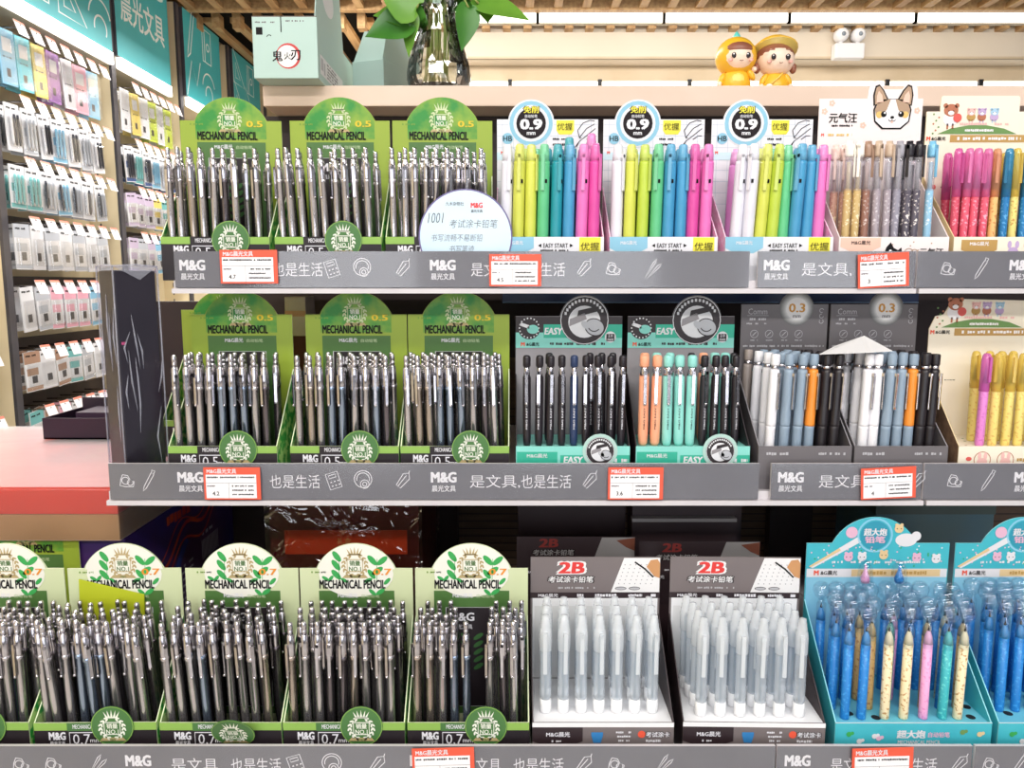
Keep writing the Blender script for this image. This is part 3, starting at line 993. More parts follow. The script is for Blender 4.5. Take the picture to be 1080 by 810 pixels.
def e_box(W):
    Dp, rt = .072, LIP + .1345
    cu, cv, r = -.0185, LIP + .130, .0262
    hp = [(-W / 2, 0), (W / 2, 0), (W / 2, rt)]
    a = math.degrees(math.asin((rt - cv) / r))
    hp += arc(cu, cv, r, a, 180 - a, 22) + [(-W / 2, rt)]

    def head(b, M):
        for k in range(9):
            u = -W / 2 + .006 + k * .0125
            b.rect(u, u + .0004, .05, rt - .0005, E_grid, M, 1)
        for k in range(8):
            v = rt - .006 - k * .0125
            b.rect(-W / 2 + .0005, W / 2 - .0005, v, v + .0004, E_grid, M, 1)
        b.disc(cu, cv, r - .0006, E_white, M, 2)
        b.disc(cu, cv, r - .0018, E_blue, M, 3)
        b.disc(cu, cv, r - .0062, E_white, M, 4)
        b.disc(cu, cv, r - .0095, E_black, M, 5)
        b.text('0.9', cu, cv - .001, .0108, E_white, M, 6, width=.0235, bold=.06)
        b.text('免削', cu, cv + .0148, .0078, E_black, M, 6, width=.0178, bold=.09)
        b.text('免削', cu, cv + .0148, .0072, E_yel, M, 7, width=.0165, bold=.035)
        b.text('自动铅笔', cu, cv + .0078, .0034, E_white, M, 6)
        b.text('mm', cu, cv - .011, .003, E_white, M, 6, bold=.04)
        b.disc(cu - .0265, cv - .0165, .0062, E_blue, M, 3)
        b.text('HB', cu - .0265, cv - .0165, .0058, M_ink, M, 5, width=.010)
        b.poly([(.010, rt - .001), (.030, rt - .001), (.030, rt - .012), (.027, rt - .0165), (.013, rt - .0165), (.010, rt - .012)], E_yel, M, 2)
        b.text('优握', .0195, rt - .008, .0078, M_ink, M, 4, width=.017, bold=.01)
        b.dashes(.006, .026, rt - .0215, .0024, M_ink, M, 3, .8, 3)
        b.dashes(.006, .020, rt - .0275, .0028, M_ink, M, 3, .9, 4)
        for pts in ([(.034, rt - .012), (.040, rt - .004), (.048, rt - .001), (.053, rt - .002)], [(.036, rt - .020), (.044, rt - .010), (.053, rt - .005)], [(.040, rt - .021), (.054, rt - .010)],
                    [(.033, rt - .030), (.036, rt - .024), (.040, rt - .021), (.036, rt - .020)], [(.034, rt - .012), (.036, rt - .020)], [(.044, rt - .022), (.050, rt - .018), (.054, rt - .018)], [(.030, rt - .032), (.036, rt - .024)]):
            b.line(pts, .0008, M_ink, M, 3)
        b.rect(-W / 2, W / 2, LIP + .090, LIP + .0985, mat('pale_blue', (206, 230, 240), .5), M, 2)
        b.text('M', -W / 2 + .006, LIP + .098, .003, M_red, M, 4, bold=.06)

    def front(b, M):
        b.poly([(-W / 2, LIP), (-W / 2, .034), (-W / 2 + .010, .0285), (-W / 2 + .030, .0285), (-W / 2 + .040, .034), (-W / 2 + .040, LIP)], E_blue, M, 1)
        b.text('M&G晨光', -W / 2 + .020, .0395, .0042, E_white, M, 2, width=.017, bold=.02)
        b.text('◀EASY START▶' if False else 'EASY START', .006, .0365, .0046, M_ink, M, 2, width=.026, bold=.02)
        for sx in (-1, 1):
            b.poly([(.006 + sx * .015, .0385), (.006 + sx * .015, .0345), (.006 + sx * .0185, .0365)] if sx > 0 else [(.006 - .015, .0345), (.006 - .015, .0385), (.006 - .0185, .0365)], M_ink, M, 2)
        b.dashes(-.010, .020, .0315, .002, M_ink, M, 2, .85, 6)
        b.rect(W / 2 - .026, W / 2 - .0035, .026, LIP - .0005, E_yel, M, 1)
        b.text('优握', W / 2 - .0147, .0355, .0085, M_ink, M, 3, width=.0195, bold=.005)

    return shell(W, Dp, .105, mat('pink_side', (246, 180, 214), .4, vary=(250, 230, 240), scale=200), E_white, E_white, hp, E_white, head, front)


eb = e_box(.114)
for k, (c, lb) in enumerate(((580, 'white 0.9 pencil display box beside the round white sign'), (700, 'white 0.9 pencil display box between two boxes like it'), (822, 'white 0.9 pencil display box beside the cartoon dog box'))):
    place('E%d' % k, 'pencil_display_box', eb, lb, c, DTB, zT, .114, .072, 0, 'white 0.9 pencil display boxes')

# ------------------------------------------------ dog box
D_cream = mat('dog_cream', (242, 230, 228), .5)
D_peach = mat('dog_peach', (240, 196, 176), .5)
D_tan = mat('dog_tan', (178, 148, 122), .5)
D_fur = mat('dog_white', (248, 244, 246), .5)
D_gold = mat('dog_gold', (230, 190, 110), .5)
W = .116


def dog_head(b, M):
    rt = LIP + .1565
    u, v, s = .024, LIP + .149, .0215

    def P(pts, m, L):
        b.poly([(u + s * x, v + s * y) for x, y in pts], m, M, L)
    P([(-1.0, -.2), (-.92, -.8), (-.5, -1.18), (.5, -1.18), (.92, -.8), (1.0, -.2), (.8, .35), (-.8, .35)], M_ink, 3)
    P([(-.92, -.2), (-.85, -.76), (-.45, -1.1), (.45, -1.1), (.85, -.76), (.92, -.2), (.72, .32), (-.72, .32)], D_fur, 4)
    P([(-.92, -.2), (-.85, -.5), (-.5, -.42), (-.3, -.2), (-.12, .32), (-.72, .32)][::1], D_tan, 5)
    P([(.12, .32), (.3, -.2), (.5, -.42), (.85, -.5), (.92, -.2), (.72, .32)], D_tan, 5)
    for sx in (-1, 1):
        q = [(sx * 1.0, .0), (sx * 1.05, .55), (sx * .95, 1.0), (sx * .75, 1.08), (sx * .5, .8), (sx * .22, .3)]
        P(q if sx < 0 else q[::-1], M_ink, 3)
        q = [(sx * .93, .05), (sx * .97, .52), (sx * .9, .92), (sx * .75, .99), (sx * .54, .74), (sx * .3, .28)]
        P(q if sx < 0 else q[::-1], D_tan, 5)
        q = [(sx * .86, .15), (sx * .86, .5), (sx * .78, .75), (sx * .6, .55), (sx * .5, .2)]
        P(q if sx < 0 else q[::-1], D_peach, 6)
        b.disc(u + sx * .45 * s, v - .42 * s, .15 * s, M_ink, M, 7)
        b.disc(u + sx * .41 * s, v - .36 * s, .05 * s, D_fur, M, 8)
        b.disc(u + sx * .68 * s, v - .45 * s, .17 * s, D_gold, M, 6)
    b.disc(u, v - .58 * s, .1 * s, M_ink, M, 7, rv=.07 * s)
    b.ring(u - .08 * s, v - .68 * s, .09 * s, .03 * s, M_ink, M, 7, a0=PI, a1=2 * PI)
    b.ring(u + .08 * s, v - .68 * s, .09 * s, .03 * s, M_ink, M, 7, a0=PI, a1=2 * PI)
    b.disc(u, v - .8 * s, .06 * s, D_peach, M, 7, rv=.08 * s)
    b.text('元气汪', -.031, LIP + .136, .0105, M_ink, M, 3, width=.031, bold=.03)
    b.dashes(-.045, -.019, LIP + .1275, .0024, M_ink, M, 3, .85, 8)
    for du, dv in ((-.044, .152), (-.008, .128), (.052, .144), (-.052, .143)):
        for k in range(5):
            a = k * 2 * PI / 5
            b.disc(du + .0022 * math.cos(a), LIP + dv + .0022 * math.sin(a), .0014, D_peach, M, 2, seg=8)
    b.text('M', -.053, LIP + .1175, .003, M_red, M, 3, bold=.06)
    b.dashes(-.050, -.020, LIP + .1175, .003, D_gold, M, 3, .9, 2)


def dog_front(b, M):
    b.poly([(-.0565, LIP - .001), (-.0565, .035), (-.046, .0305), (-.024, .0305), (-.014, .035), (-.014, LIP - .001)], D_peach, M, 1)
    b.text('M&G晨光', -.035, .0395, .0045, M_ink, M, 2, width=.020, bold=.02)
    u, v, s = .0, .030, .009
    b.poly([(u - 1.1 * s, v - .3 * s), (u - .8 * s, v - 1.0 * s), (u + .8 * s, v - 1.0 * s), (u + 1.0 * s, v - .2 * s), (u + .9 * s, v + .5 * s), (u + .5 * s, v + .2 * s), (u, v + .45 * s), (u - .4 * s, v + 1.1 * s), (u - .9 * s, v + .5 * s)], M_ink, M, 2)
    b.disc(u - .35 * s, v - .55 * s, .5 * s, D_fur, M, 3, rv=.35 * s)
    b.disc(u - .4 * s, v + .1 * s, .16 * s, D_fur, M, 3)
    b.disc(u + .3 * s, v - .1 * s, .16 * s, D_fur, M, 3)
    b.ring(.016, .029, .0045, .0008, D_tan, M, 2)
    b.ring(.022, .029, .0035, .0008, D_tan, M, 2)
    b.text('元气汪', .040, .0295, .0085, M_ink, M, 2, width=.0245, bold=.03)
    for k in range(12):
        b.disc(-.01 + (k * .0137) % .06, .022 + (k * .0071) % .02, .0008, D_tan, M, 1, seg=8)


hp = [(-W / 2, 0), (W / 2, 0), (W / 2, LIP + .157)]
u0, s0, vb = .024, .0245, LIP + .149
hp += [(u0 + 1.15 * s0, LIP + .157), (u0 + 1.1 * s0, LIP + .168), (u0 + .95 * s0, LIP + .1755), (u0 + .7 * s0, LIP + .1765), (u0 + .42 * s0, LIP + .167), (u0 - .42 * s0, LIP + .167), (u0 - .7 * s0, LIP + .1765), (u0 - .95 * s0, LIP + .1755), (u0 - 1.1 * s0, LIP + .168), (u0 - 1.15 * s0, LIP + .157)]
hp += [(-W / 2, LIP + .157)]
place('DG', 'pen_display_box', shell(W, .072, .118, D_cream, D_cream, D_cream, hp, D_cream, dog_head, dog_front), 'cream pen display box topped with a cartoon dog face', 943, DTB, zT, W, .072, 0)

# ------------------------------------------------ bear boxes
K_cream = mat('bear_cream', (244, 234, 214), .5)
K_edge = mat('bear_edge', (228, 206, 160), .5)
K_brown = mat('bear_brown', (182, 112, 82), .5)
K_green = mat('bear_hill', (108, 146, 82), .5)
K_tan = mat('bear_tan', (190, 150, 84), .5)
K_pink = mat('bear_pink', (240, 190, 184), .5)
K_lil = mat('bear_lilac', (196, 170, 210), .5)
K_blue = mat('bear_blue', (170, 206, 230), .5)


def bear_head(b, M):
    v0 = LIP + .140
    for k, (u, m1, m2) in enumerate(((-.031, K_brown, K_pink), (-.008, K_pink, K_tan), (.004, K_lil, K_brown), (.018, K_blue, K_lil))):
        s = .0085 if k == 0 else .005
        b.disc(u, v0 - s * .6, s, m2 if k else D_fur, M, 2, rv=s * .9)
        b.disc(u, v0 + s * .5, s * .95, m1, M, 3, rv=s * .8)
        for sx in (-1, 1):
            b.disc(u + sx * s * .75, v0 + s * 1.1, s * .3, m1, M, 3, seg=10)
            b.disc(u + sx * s * .3, v0 + s * .4, s * .09, M_ink, M, 4, seg=8)
            b.rect(u + sx * s * .35 - s * .12, u + sx * s * .35 + s * .12, v0 - s * 1.9, v0 - s * 1.2, m1, M, 2)
        b.disc(u, v0 + s * .15, s * .4, D_fur, M, 4, rv=s * .28)
    b.disc(-.0235, v0 - .004, .0048, mat('berry_red', (222, 92, 84), .5), M, 5)
    b.poly([(-.045, LIP + .1185), (.045, LIP + .1185), (.030, LIP + .1245), (.010, LIP + .128), (-.010, LIP + .128), (-.030, LIP + .1245)], K_green, M, 2)
    b.dashes(-.020, .035, LIP + .1295, .003, K_pink, M, 3, .9, 3)
    b.dashes(-.014, .018, LIP + .1225, .003, D_fur, M, 3, .9, 4)
    b.rect(-.030, W / 2, LIP + .1095, LIP + .1175, K_tan, M, 2)
    b.dashes(-.022, .050, LIP + .1135, .0036, D_fur, M, 3, .85, 5)
    b.text('M', -.0545, LIP + .1135, .0042, M_red, M, 3, bold=.06)
    b.text('&G晨光', -.043, LIP + .1135, .0042, M_ink, M, 3, width=.016, bold=.03)
    for k in range(7):
        b.disc(-.05 + .003 * (k % 3), LIP + .119 + k * .0035, .0011, K_brown if k % 2 else K_green, M, 2, seg=8)
    b.disc(-.045, LIP + .06, .0028, mat('berry_red', (222, 92, 84), .5), M, 2)
    b.dashes(-.038, -.025, LIP + .06, .001, M_ink, M, 2, .8, 2)


def bear_front(b, M):
    b.poly([(-.050, LIP - .003), (-.050, .032), (-.040, .028), (-.020, .028), (-.012, .032), (-.012, LIP - .003)], K_tan, M, 1)
    b.text('M&G晨光', -.031, .0385, .0042, D_fur, M, 2, width=.020, bold=.02)
    for u, m1 in ((.005, K_lil), (.022, K_pink), (.04, K_pink)):
        b.disc(u, .029, .006, m1, M, 1)
        b.disc(u - .004, .0375, .0022, m1, M, 1, rv=.004)
        b.disc(u + .004, .0375, .0022, m1, M, 1, rv=.004)


def bear_front_low(b, M):
    b.disc(-.047, .032, .003, mat('berry_red', (222, 92, 84), .5), M, 1, rv=.0022)
    for u in (-.033, -.009):
        b.ring(u, .031, .0085, .0008, K_brown, M, 1)
        b.disc(u, .029, .0055, K_pink, M, 1, rv=.004)
        b.disc(u - .003, .035, .0018, K_pink, M, 2, rv=.004)
        b.disc(u + .003, .035, .0018, K_pink, M, 2, rv=.004)
    b.dashes(.003, .03, .031, .004, K_tan, M, 1, .9, 3)


hp = [(-W / 2, 0), (W / 2, 0), (W / 2, LIP + .143), (.046, LIP + .143), (.046, LIP + .158)] + arc(.043, LIP + .157, .003, 0, 90, 4) + arc(-.040, LIP + .157, .003, 90, 180, 4) + [(-.043, LIP + .143), (-W / 2, LIP + .143)]
place('BT', 'pen_display_box', shell(W, .072, .118, K_edge, K_cream, K_cream, hp, K_cream, bear_head, bear_front, m_edge=K_edge), 'upper shelf cream pen display box with small cartoon animals', 1064, DTB, zT, W, .072, 0)
hp2 = [(-W / 2, 0), (W / 2, 0), (W / 2, LIP + .148)] + arc(-.030, LIP + .144, .006, 90, 150, 4) + [(-.043, LIP + .133), (-.052, LIP + .131), (-W / 2, LIP + .117)]


def bear_plat(b):
    rr = random.Random(3)
    for k in range(40):
        b.disc(rr.uniform(-.055, .055), rr.uniform(.004, .068), .0014, K_brown if k % 3 else K_green, Matrix.Translation((0, 0, LIP - .003)), 1, seg=8)


place('BM', 'pen_display_box', shell(W, .072, .118, mat('bear_side', (150, 120, 96), .5, vary=(120, 92, 74), scale=160), K_cream, K_cream, hp2, K_cream, bear_head, bear_front_low, m_edge=K_edge, plat=LIP - .003, m_plat=K_cream, plat_draw=bear_plat),
      'middle shelf cream pen display box with cartoon bear and yellow pens', 1068, DMB, zM, W, .072, 0)

# ------------------------------------------------ EASY boxes
Z_mint = mat('easy_mint', (140, 218, 206), .5, vary=(132, 210, 198), scale=12)
Z_teal = mat('easy_teal', (48, 176, 148), .5)
Z_black = mat('easy_black', (46, 36, 40), .5, vary=(40, 31, 35), scale=20)
Z_grey = mat('easy_grey', (150, 146, 150), .5, vary=(140, 136, 140), scale=10)
Z_lite = mat('easy_light', (226, 226, 230), .5)


def z_emb(b, M, u, v, r, L):
    """round print: a thumb pushing the end of a holder"""
    b.disc(u, v, r, Z_black, M, L)
    b.ring(u, v, r * .97, r * .03, Z_lite, M, L + 1)
    b.disc(u, v - r * .06, r * .66, Z_lite, M, L + 1)
    b.poly([(u - .62 * r, v - .25 * r), (u + .1 * r, v + .05 * r), (u + .0 * r, v + .3 * r), (u - .6 * r, v + .05 * r)], Z_grey, M, L + 2)
    b.poly([(u - .3 * r, v + .15 * r), (u + .5 * r, v + .35 * r), (u + .4 * r, v + .55 * r), (u - .25 * r, v + .4 * r)], Z_black, M, L + 2)
    b.disc(u + .42 * r, v - .28 * r, .42 * r, Z_black, M, L + 3, rv=.36 * r, rot=-.4)
    b.disc(u + .42 * r, v - .28 * r, .38 * r, mat('easy_mid', (184, 186, 192), .5), M, L + 4, rv=.32 * r, rot=-.4)
    b.disc(u + .08 * r, v - .2 * r, .24 * r, mat('easy_mid', (184, 186, 192), .5), M, L + 4, rv=.14 * r, rot=-.6)
    b.ring(u + .4 * r, v - .2 * r, .25 * r, .04 * r, Z_black, M, L + 5, a0=3.6, a1=5.6)
    for k in range(13):
        a = math.radians(160 - k * 11)
        b.rect(u + .82 * r * math.cos(a) - .045 * r, u + .82 * r * math.cos(a) + .045 * r, v + .82 * r * math.sin(a) - .06 * r, v + .82 * r * math.sin(a) + .06 * r, Z_lite, M, L + 1)


def z_box(W):
    rt = LIP + .131
    cu, cv, r = .017, LIP + .1265, .0275
    a = math.degrees(math.asin((rt - cv) / r))
    hp = [(-W / 2, 0), (W / 2, 0), (W / 2, rt)] + arc(cu, cv, r, a, 180 - a, 22) + [(-W / 2, rt)]

    def head(b, M):
        b.rect(-W / 2, W / 2, LIP + .096, rt - .0005, Z_black, M, 1)
        b.rect(-W / 2, W / 2, LIP + .096, LIP + .113, Z_mint, M, 2)
        b.rect(-.028, W / 2, LIP + .107, LIP + .122, Z_teal, M, 3)
        b.text('EASY', -.017, LIP + .1145, .0072, Z_lite, M, 4, width=.019, bold=.05, shear=.12)
        z_emb(b, M, cu, cv, r - .0005, 4)
        b.disc(-.044, LIP + .118, .0125, Z_black, M, 4)
        for k in range(18):
            aa = k * 2 * PI / 18
            b.disc(-.044 + .0108 * math.cos(aa), LIP + .118 + .0108 * math.sin(aa), .0009, Z_lite, M, 5, seg=6)
        b.disc(-.040, LIP + .1165, .0065, Z_mint, M, 5, rv=.005)
        b.poly([(-.055, LIP + .121), (-.044, LIP + .117), (-.044, LIP + .121), (-.053, LIP + .124)], Z_lite, M, 5)
        b.disc(.046, LIP + .108, .0062, Z_lite, M, 5)
        b.rect(.0415, .0505, LIP + .1035, LIP + .1115, Z_black, M, 6)
        b.text('2.0', .046, LIP + .1095, .003, Z_lite, M, 7)
        b.text('mm', .046, LIP + .1053, .002, Z_lite, M, 7)
        b.text('M', -.051, LIP + .100, .0042, M_red, M, 4, bold=.06)
        b.text('&G晨光', -.040, LIP + .100, .0042, M_ink, M, 4, width=.014, bold=.03)
        b.dashes(-.024, .040, LIP + .1005, .003, Z_black, M, 4, .8, 6)

    def front(b, M):
        b.poly([(-W / 2 + .001, LIP - .006), (-W / 2 + .001, .027), (-W / 2 + .012, .0235), (-W / 2 + .032, .0235), (-W / 2 + .043, .027), (-W / 2 + .043, LIP - .006)], Z_teal, M, 1)
        b.text('M&G晨光', -W / 2 + .022, .0355, .0045, Z_lite, M, 2, width=.021, bold=.02)
        b.rect(-.013, W / 2, .0225, LIP - .0095, Z_teal, M, 1)
        b.text('EASY', .0005, .031, .0068, Z_lite, M, 2, width=.019, bold=.05, shear=.1)
        b.dashes(.043, W / 2 - .002, .0305, .004, Z_lite, M, 2, .9, 5)

    P = shell(W, .072, .112, Z_black, Z_mint, Z_mint, hp, Z_grey, head, front, m_edge=Z_black, plat=LIP - .002, m_plat=Z_mint)
    b = MB()
    M = T(0.028, -0.0012, .0405) @ FRONT
    b.slab(arc(0, 0, .0182, 0, 345, 23), .0006, mat('easy_pale', (176, 208, 200), .5), M)
    z_emb(b, M, 0, 0, .0148, 1)
    P.append(('badge', b.mesh('badge')))
    return P


zb = z_box(.118)
place('Z1', 'pencil_display_box', zb, 'mint EASY display box full of black lead holders', 604, DMB, zM, .118, .072, 0, 'mint EASY display boxes')
place('Z2', 'pencil_display_box', zb, 'mint EASY display box with orange, mint and black lead holders', 730, DMB, zM, .118, .072, 0, 'mint EASY display boxes')

# ------------------------------------------------ dark grey 0.3 boxes
C_grey = mat('slate_card', (112, 107, 110), .5, vary=(104, 99, 102), scale=10)
C_lite = mat('slate_print', (190, 188, 192), .5)
C_silv = mat('slate_silver', (176, 176, 180), .4)


def c_box(W):
    rt = LIP + .144
    cu, cv, r = .013, LIP + .139, .0195
    a = math.degrees(math.asin((rt - cv) / r))
    hp = [(-W / 2, 0), (W / 2, 0), (W / 2, rt)] + arc(cu, cv, r, a, 180 - a, 20) + [(-W / 2, rt)]

    def head(b, M):
        for k in range(6):
            b.disc(cu, cv, r * (1 - .06 * k) - .0004, mat('slate_ring%d' % k, tuple(104 + 22 * k for _ in range(3)), .45), M, 1 + k)
        b.disc(cu, cv, r * .62, M_white, M, 7)
        b.text('0.3', cu, cv + .001, .0095, mat('ochre', (206, 148, 62), .5), M, 8, width=.0175, bold=.03)
        b.text('mm', cu, cv - .0085, .0028, C_grey, M, 8)
        b.text('Comm', -.030, rt - .008, .0065, C_lite, M, 2, width=.021, bold=-.005)
        b.rect(-.042, -.018, rt - .0128, rt - .0124, C_lite, M, 2)
        b.dashes(-.042, -.020, rt - .0165, .003, C_lite, M, 2, .9, 2)
        b.dashes(-.042, -.020, rt - .0215, .002, C_lite, M, 2, .7, 3)
        for k in range(4):
            u = -.033 + k * .0165
            b.ring(u, rt - .033, .0042, .0005, C_lite, M, 2)
            b.line([(u - .002, rt - .035), (u + .002, rt - .031)], .0008, C_lite, M, 2)
            b.dashes(u - .004, u + .004, rt - .040, .0014, C_lite, M, 2, .8, k)
        for k in range(3):
            b.ring(.041, rt - .007 - k * .006, .0022, .0006, C_lite, M, 2, a0=0.4 + k, a1=5.2 + k)
        b.dashes(-.045, .045, rt - .0465, .0026, C_lite, M, 2, .7, 7)

    def front(b, M):
        b.dashes(-.040, -.012, LIP - .008, .0034, C_lite, M, 1, .8, 3)
        b.dashes(.014, .042, LIP - .008, .003, C_lite, M, 1, .8, 4)

    return shell(W, .078, .108, C_grey, C_grey, TRAY, hp, C_grey, head, front, m_edge=mat('slate_edge', (150, 146, 150), .5))


cb = c_box(.0965)
place('C1', 'pencil_display_box', cb, 'dark grey 0.3 display box beside the second EASY box', 848, DMB, zM, .0965, .078, 0, 'dark grey 0.3 display boxes')
place('C2', 'pencil_display_box', cb, 'dark grey 0.3 display box with a loose white slip, beside yellow pens', 949, DMB, zM, .0965, .078, 0, 'dark grey 0.3 display boxes')

# ------------------------------------------------ 2B boxes
W_grey = mat('warm_grey', (122, 112, 112), .5, vary=(114, 104, 104), scale=8)
W_brown = mat('dark_brown', (48, 34, 38), .5)
W_red = mat('two_b_red', (226, 60, 56), .5)
W_white = mat('foam_white', (240, 240, 242), .5)
W_skin = mat('printed_skin', (206, 150, 100), .5)


def w_head_print(b, M, rt, dark=False):
    base = W_brown if dark else W_grey  # dark: same print in duller tones, the shade put into the colours
    b.rect(-.066, .066, rt - .038, rt, base, M, 1)
    b.rect(-.066, .066, rt - .0435, rt - .0375, W_brown, M, 2)
    b.poly([(.016, rt - .0372), (.0655, rt - .0372), (.0655, rt - .0008), (.029, rt - .0008)], M_white if not dark else mat('dull_card', (150, 146, 146), .5), M, 2)
    if not dark:
        b.text('2B', -.024, rt - .011, .0120, M_white, M, 3, width=.0250, bold=.16, shear=.12)
        b.text('2B', -.024, rt - .011, .0115, W_red, M, 4, width=.0245, bold=.055, shear=.12)
    else:
        b.text('2B', -.030, rt - .007, .0095, mat('dull_red', (130, 44, 40), .5), M, 4, width=.020, bold=.05, shear=.12)
    b.text('考试涂卡铅笔', -.025, rt - .0235 if not dark else rt - .018, .0072, M_ink, M, 3, width=.0470, bold=.12, shear=.15)
    b.text('考试涂卡铅笔', -.025, rt - .0235 if not dark else rt - .018, .0066, M_white if not dark else mat('dull_card', (150, 146, 146), .5), M, 4, width=.0455, bold=.03, shear=.15)
    b.dashes(-.044, .002, rt - .0325, .0022, C_lite, M, 3, .7, 5)
    b.text('M&G晨光', -.048, rt - .0405, .0038, M_print, M, 3, width=.020, bold=.03)
    b.dashes(-.022, -.012, rt - .0405, .0034, M_print, M, 3, .9, 2)
    b.dashes(.0, .022, rt - .0405, .0034, M_print, M, 3, .9, 3)
    b.dashes(.034, .048, rt - .0405, .0030, M_print, M, 3, .9, 4)
    b.rect(.057, .062, rt - .042, rt - .039, M_print, M, 3)
    if not dark:
        for k in range(7):
            for j in range(6):
                b.disc(.024 + k * .0055 + j * .0012, rt - .028 + j * .004, .0006, Z_grey, M, 3, seg=6)
        b.line([(.040, rt - .005), (.050, rt - .012), (.059, rt - .021)], .0016, M_ink, M, 4)
        b.poly([(.052, rt - .010), (.056, rt - .003), (.063, rt - .002), (.0655, rt - .006), (.0655, rt - .022), (.060, rt - .020), (.056, rt - .015)], W_skin, M, 4)
        for u in (.026, .040):
            b.disc(u, rt - .033, .0058, M_ink, M, 4, rv=.0018)
            b.disc(u, rt - .033, .0052, C_lite, M, 5, rv=.0013)
    else:
        b.poly([(.045, rt - .004), (.0655, rt - .001), (.0655, rt - .016), (.056, rt - .012)], mat('dull_skin', (120, 66, 48), .5), M, 4)
        b.dashes(.022, .048, rt - .032, .003, W_brown, M, 4, .9, 7)


def w_box(W):
    rt = LIP + .130
    hp = [(-W / 2, 0), (W / 2, 0), (W / 2, rt), (-W / 2, rt)]

    def head(b, M):
        w_head_print(b, M, rt)
        b.rect(-W / 2 + .002, W / 2 - .002, LIP, rt - .0435, W_white, M, 1)
        b.rect(-W / 2 + .004, W / 2 - .010, LIP, rt - .052, mat('foam_shade', (226, 226, 226), .5), M, 2)  # slightly greyer inner panel on the white back

    def front(b, M):
        b.rect(-W / 2, W / 2, LIP - .0045, LIP, W_white, M, 1)
        b.poly([(-W / 2, LIP - .0045), (-W / 2, .027), (-W / 2 + .012, .0225), (-W / 2 + .036, .0225), (-W / 2 + .047, .027), (-W / 2 + .047, LIP - .0045)], W_brown, M, 2)
        b.text('M&G晨光', -W / 2 + .024, .034, .005, M_print, M, 3, width=.022, bold=.03)
        b.dashes(-W / 2 + .018, -W / 2 + .028, .0272, .0022, M_print, M, 3, .9, 5)
        bl = mat('strap_blue', (52, 128, 190), .5)
        b.poly([(-.011, .036), (.0, .036), (.0, .033), (-.002, .0255), (-.009, .0255), (-.011, .033)], bl, M, 2)
        for k in range(3):
            b.dashes(.012, .026, .036 - k * .0042, .0022, M_print, M, 2, .8, k)
        b.disc(.036, .034, .0036, M_red, M, 2)
        b.text('考试涂卡', .051, .034, .0058, M_ink, M, 3, width=.023, bold=.10)
        b.text('考试涂卡', .051, .034, .0054, M_print, M, 4, width=.022, bold=.03)
        b.dashes(.040, .054, .0275, .003, M_print, M, 3, .8, 9)

    return shell(W, .082, .115, W_brown, W_grey, W_white, hp, W_grey, head, front, plat=LIP - .0008, m_plat=W_white)


wb = w_box(.132)
place('W1', 'pencil_display_box', wb, 'grey 2B display box with a single row of clear pencils', 636, DBB, zB, .132, .082, 0, 'grey 2B display boxes')
place('W2', 'pencil_display_box', wb, 'grey 2B display box packed with clear pencils beside the blue box', 795, DBB, zB, .132, .082, -.02, 'grey 2B display boxes')

# closed 2B cartons behind them, their print shaded by colour
for k, (pxc, d, lb) in enumerate(((607, .815, 'dark closed 2B carton behind the first grey 2B box'), (737, .80, 'dark closed 2B carton behind the packed grey 2B box'))):
    rt = .172
    p = at(pxc, 600, d)
    t = thing('pencil_carton', lb, 'carton', (p.x, d, zB), group='closed 2B cartons')
    MB().box(-.064, .064, .0, .10, 0, .128, mat('carton_brown', (50, 36, 40), .4, vary=(58, 42, 46), scale=8), bev=.001).build('body', t)
    b = MB()
    Mh = T(0, -.0006, 0) @ FRONT
    b.slab([(-.0655, .10), (.0655, .10), (.0655, rt), (-.0655, rt)], .0006, W_brown, Mh)
    w_head_print(b, Mh, rt, True)
    b.build('header_card', t)
    b = MB().box(-.064, .064, .062, .10, .128, .205, mat('carton_brown', (50, 36, 40), .4))
    if k:
        b.box(-.066, .055, .050, .061, .128, .1775, mat('carton_brown', (50, 36, 40), .4)).box(-.066, .055, .050, .061, .1775, .1815, mat('dull_card', (150, 146, 146), .5))
    b.build('raised_lid', t)

# ------------------------------------------------ blue boxes
S_teal = mat('sea_teal', (70, 186, 200), .45, vary=(58, 176, 194), scale=18)
S_sky = mat('sea_pale', (150, 208, 230), .5, vary=(132, 198, 226), scale=20)
S_tan = mat('sea_tan', (226, 198, 150), .5)
S_pink = mat('sea_pink', (228, 180, 204), .5)
S_white = mat('sea_white', (226, 224, 228), .5)


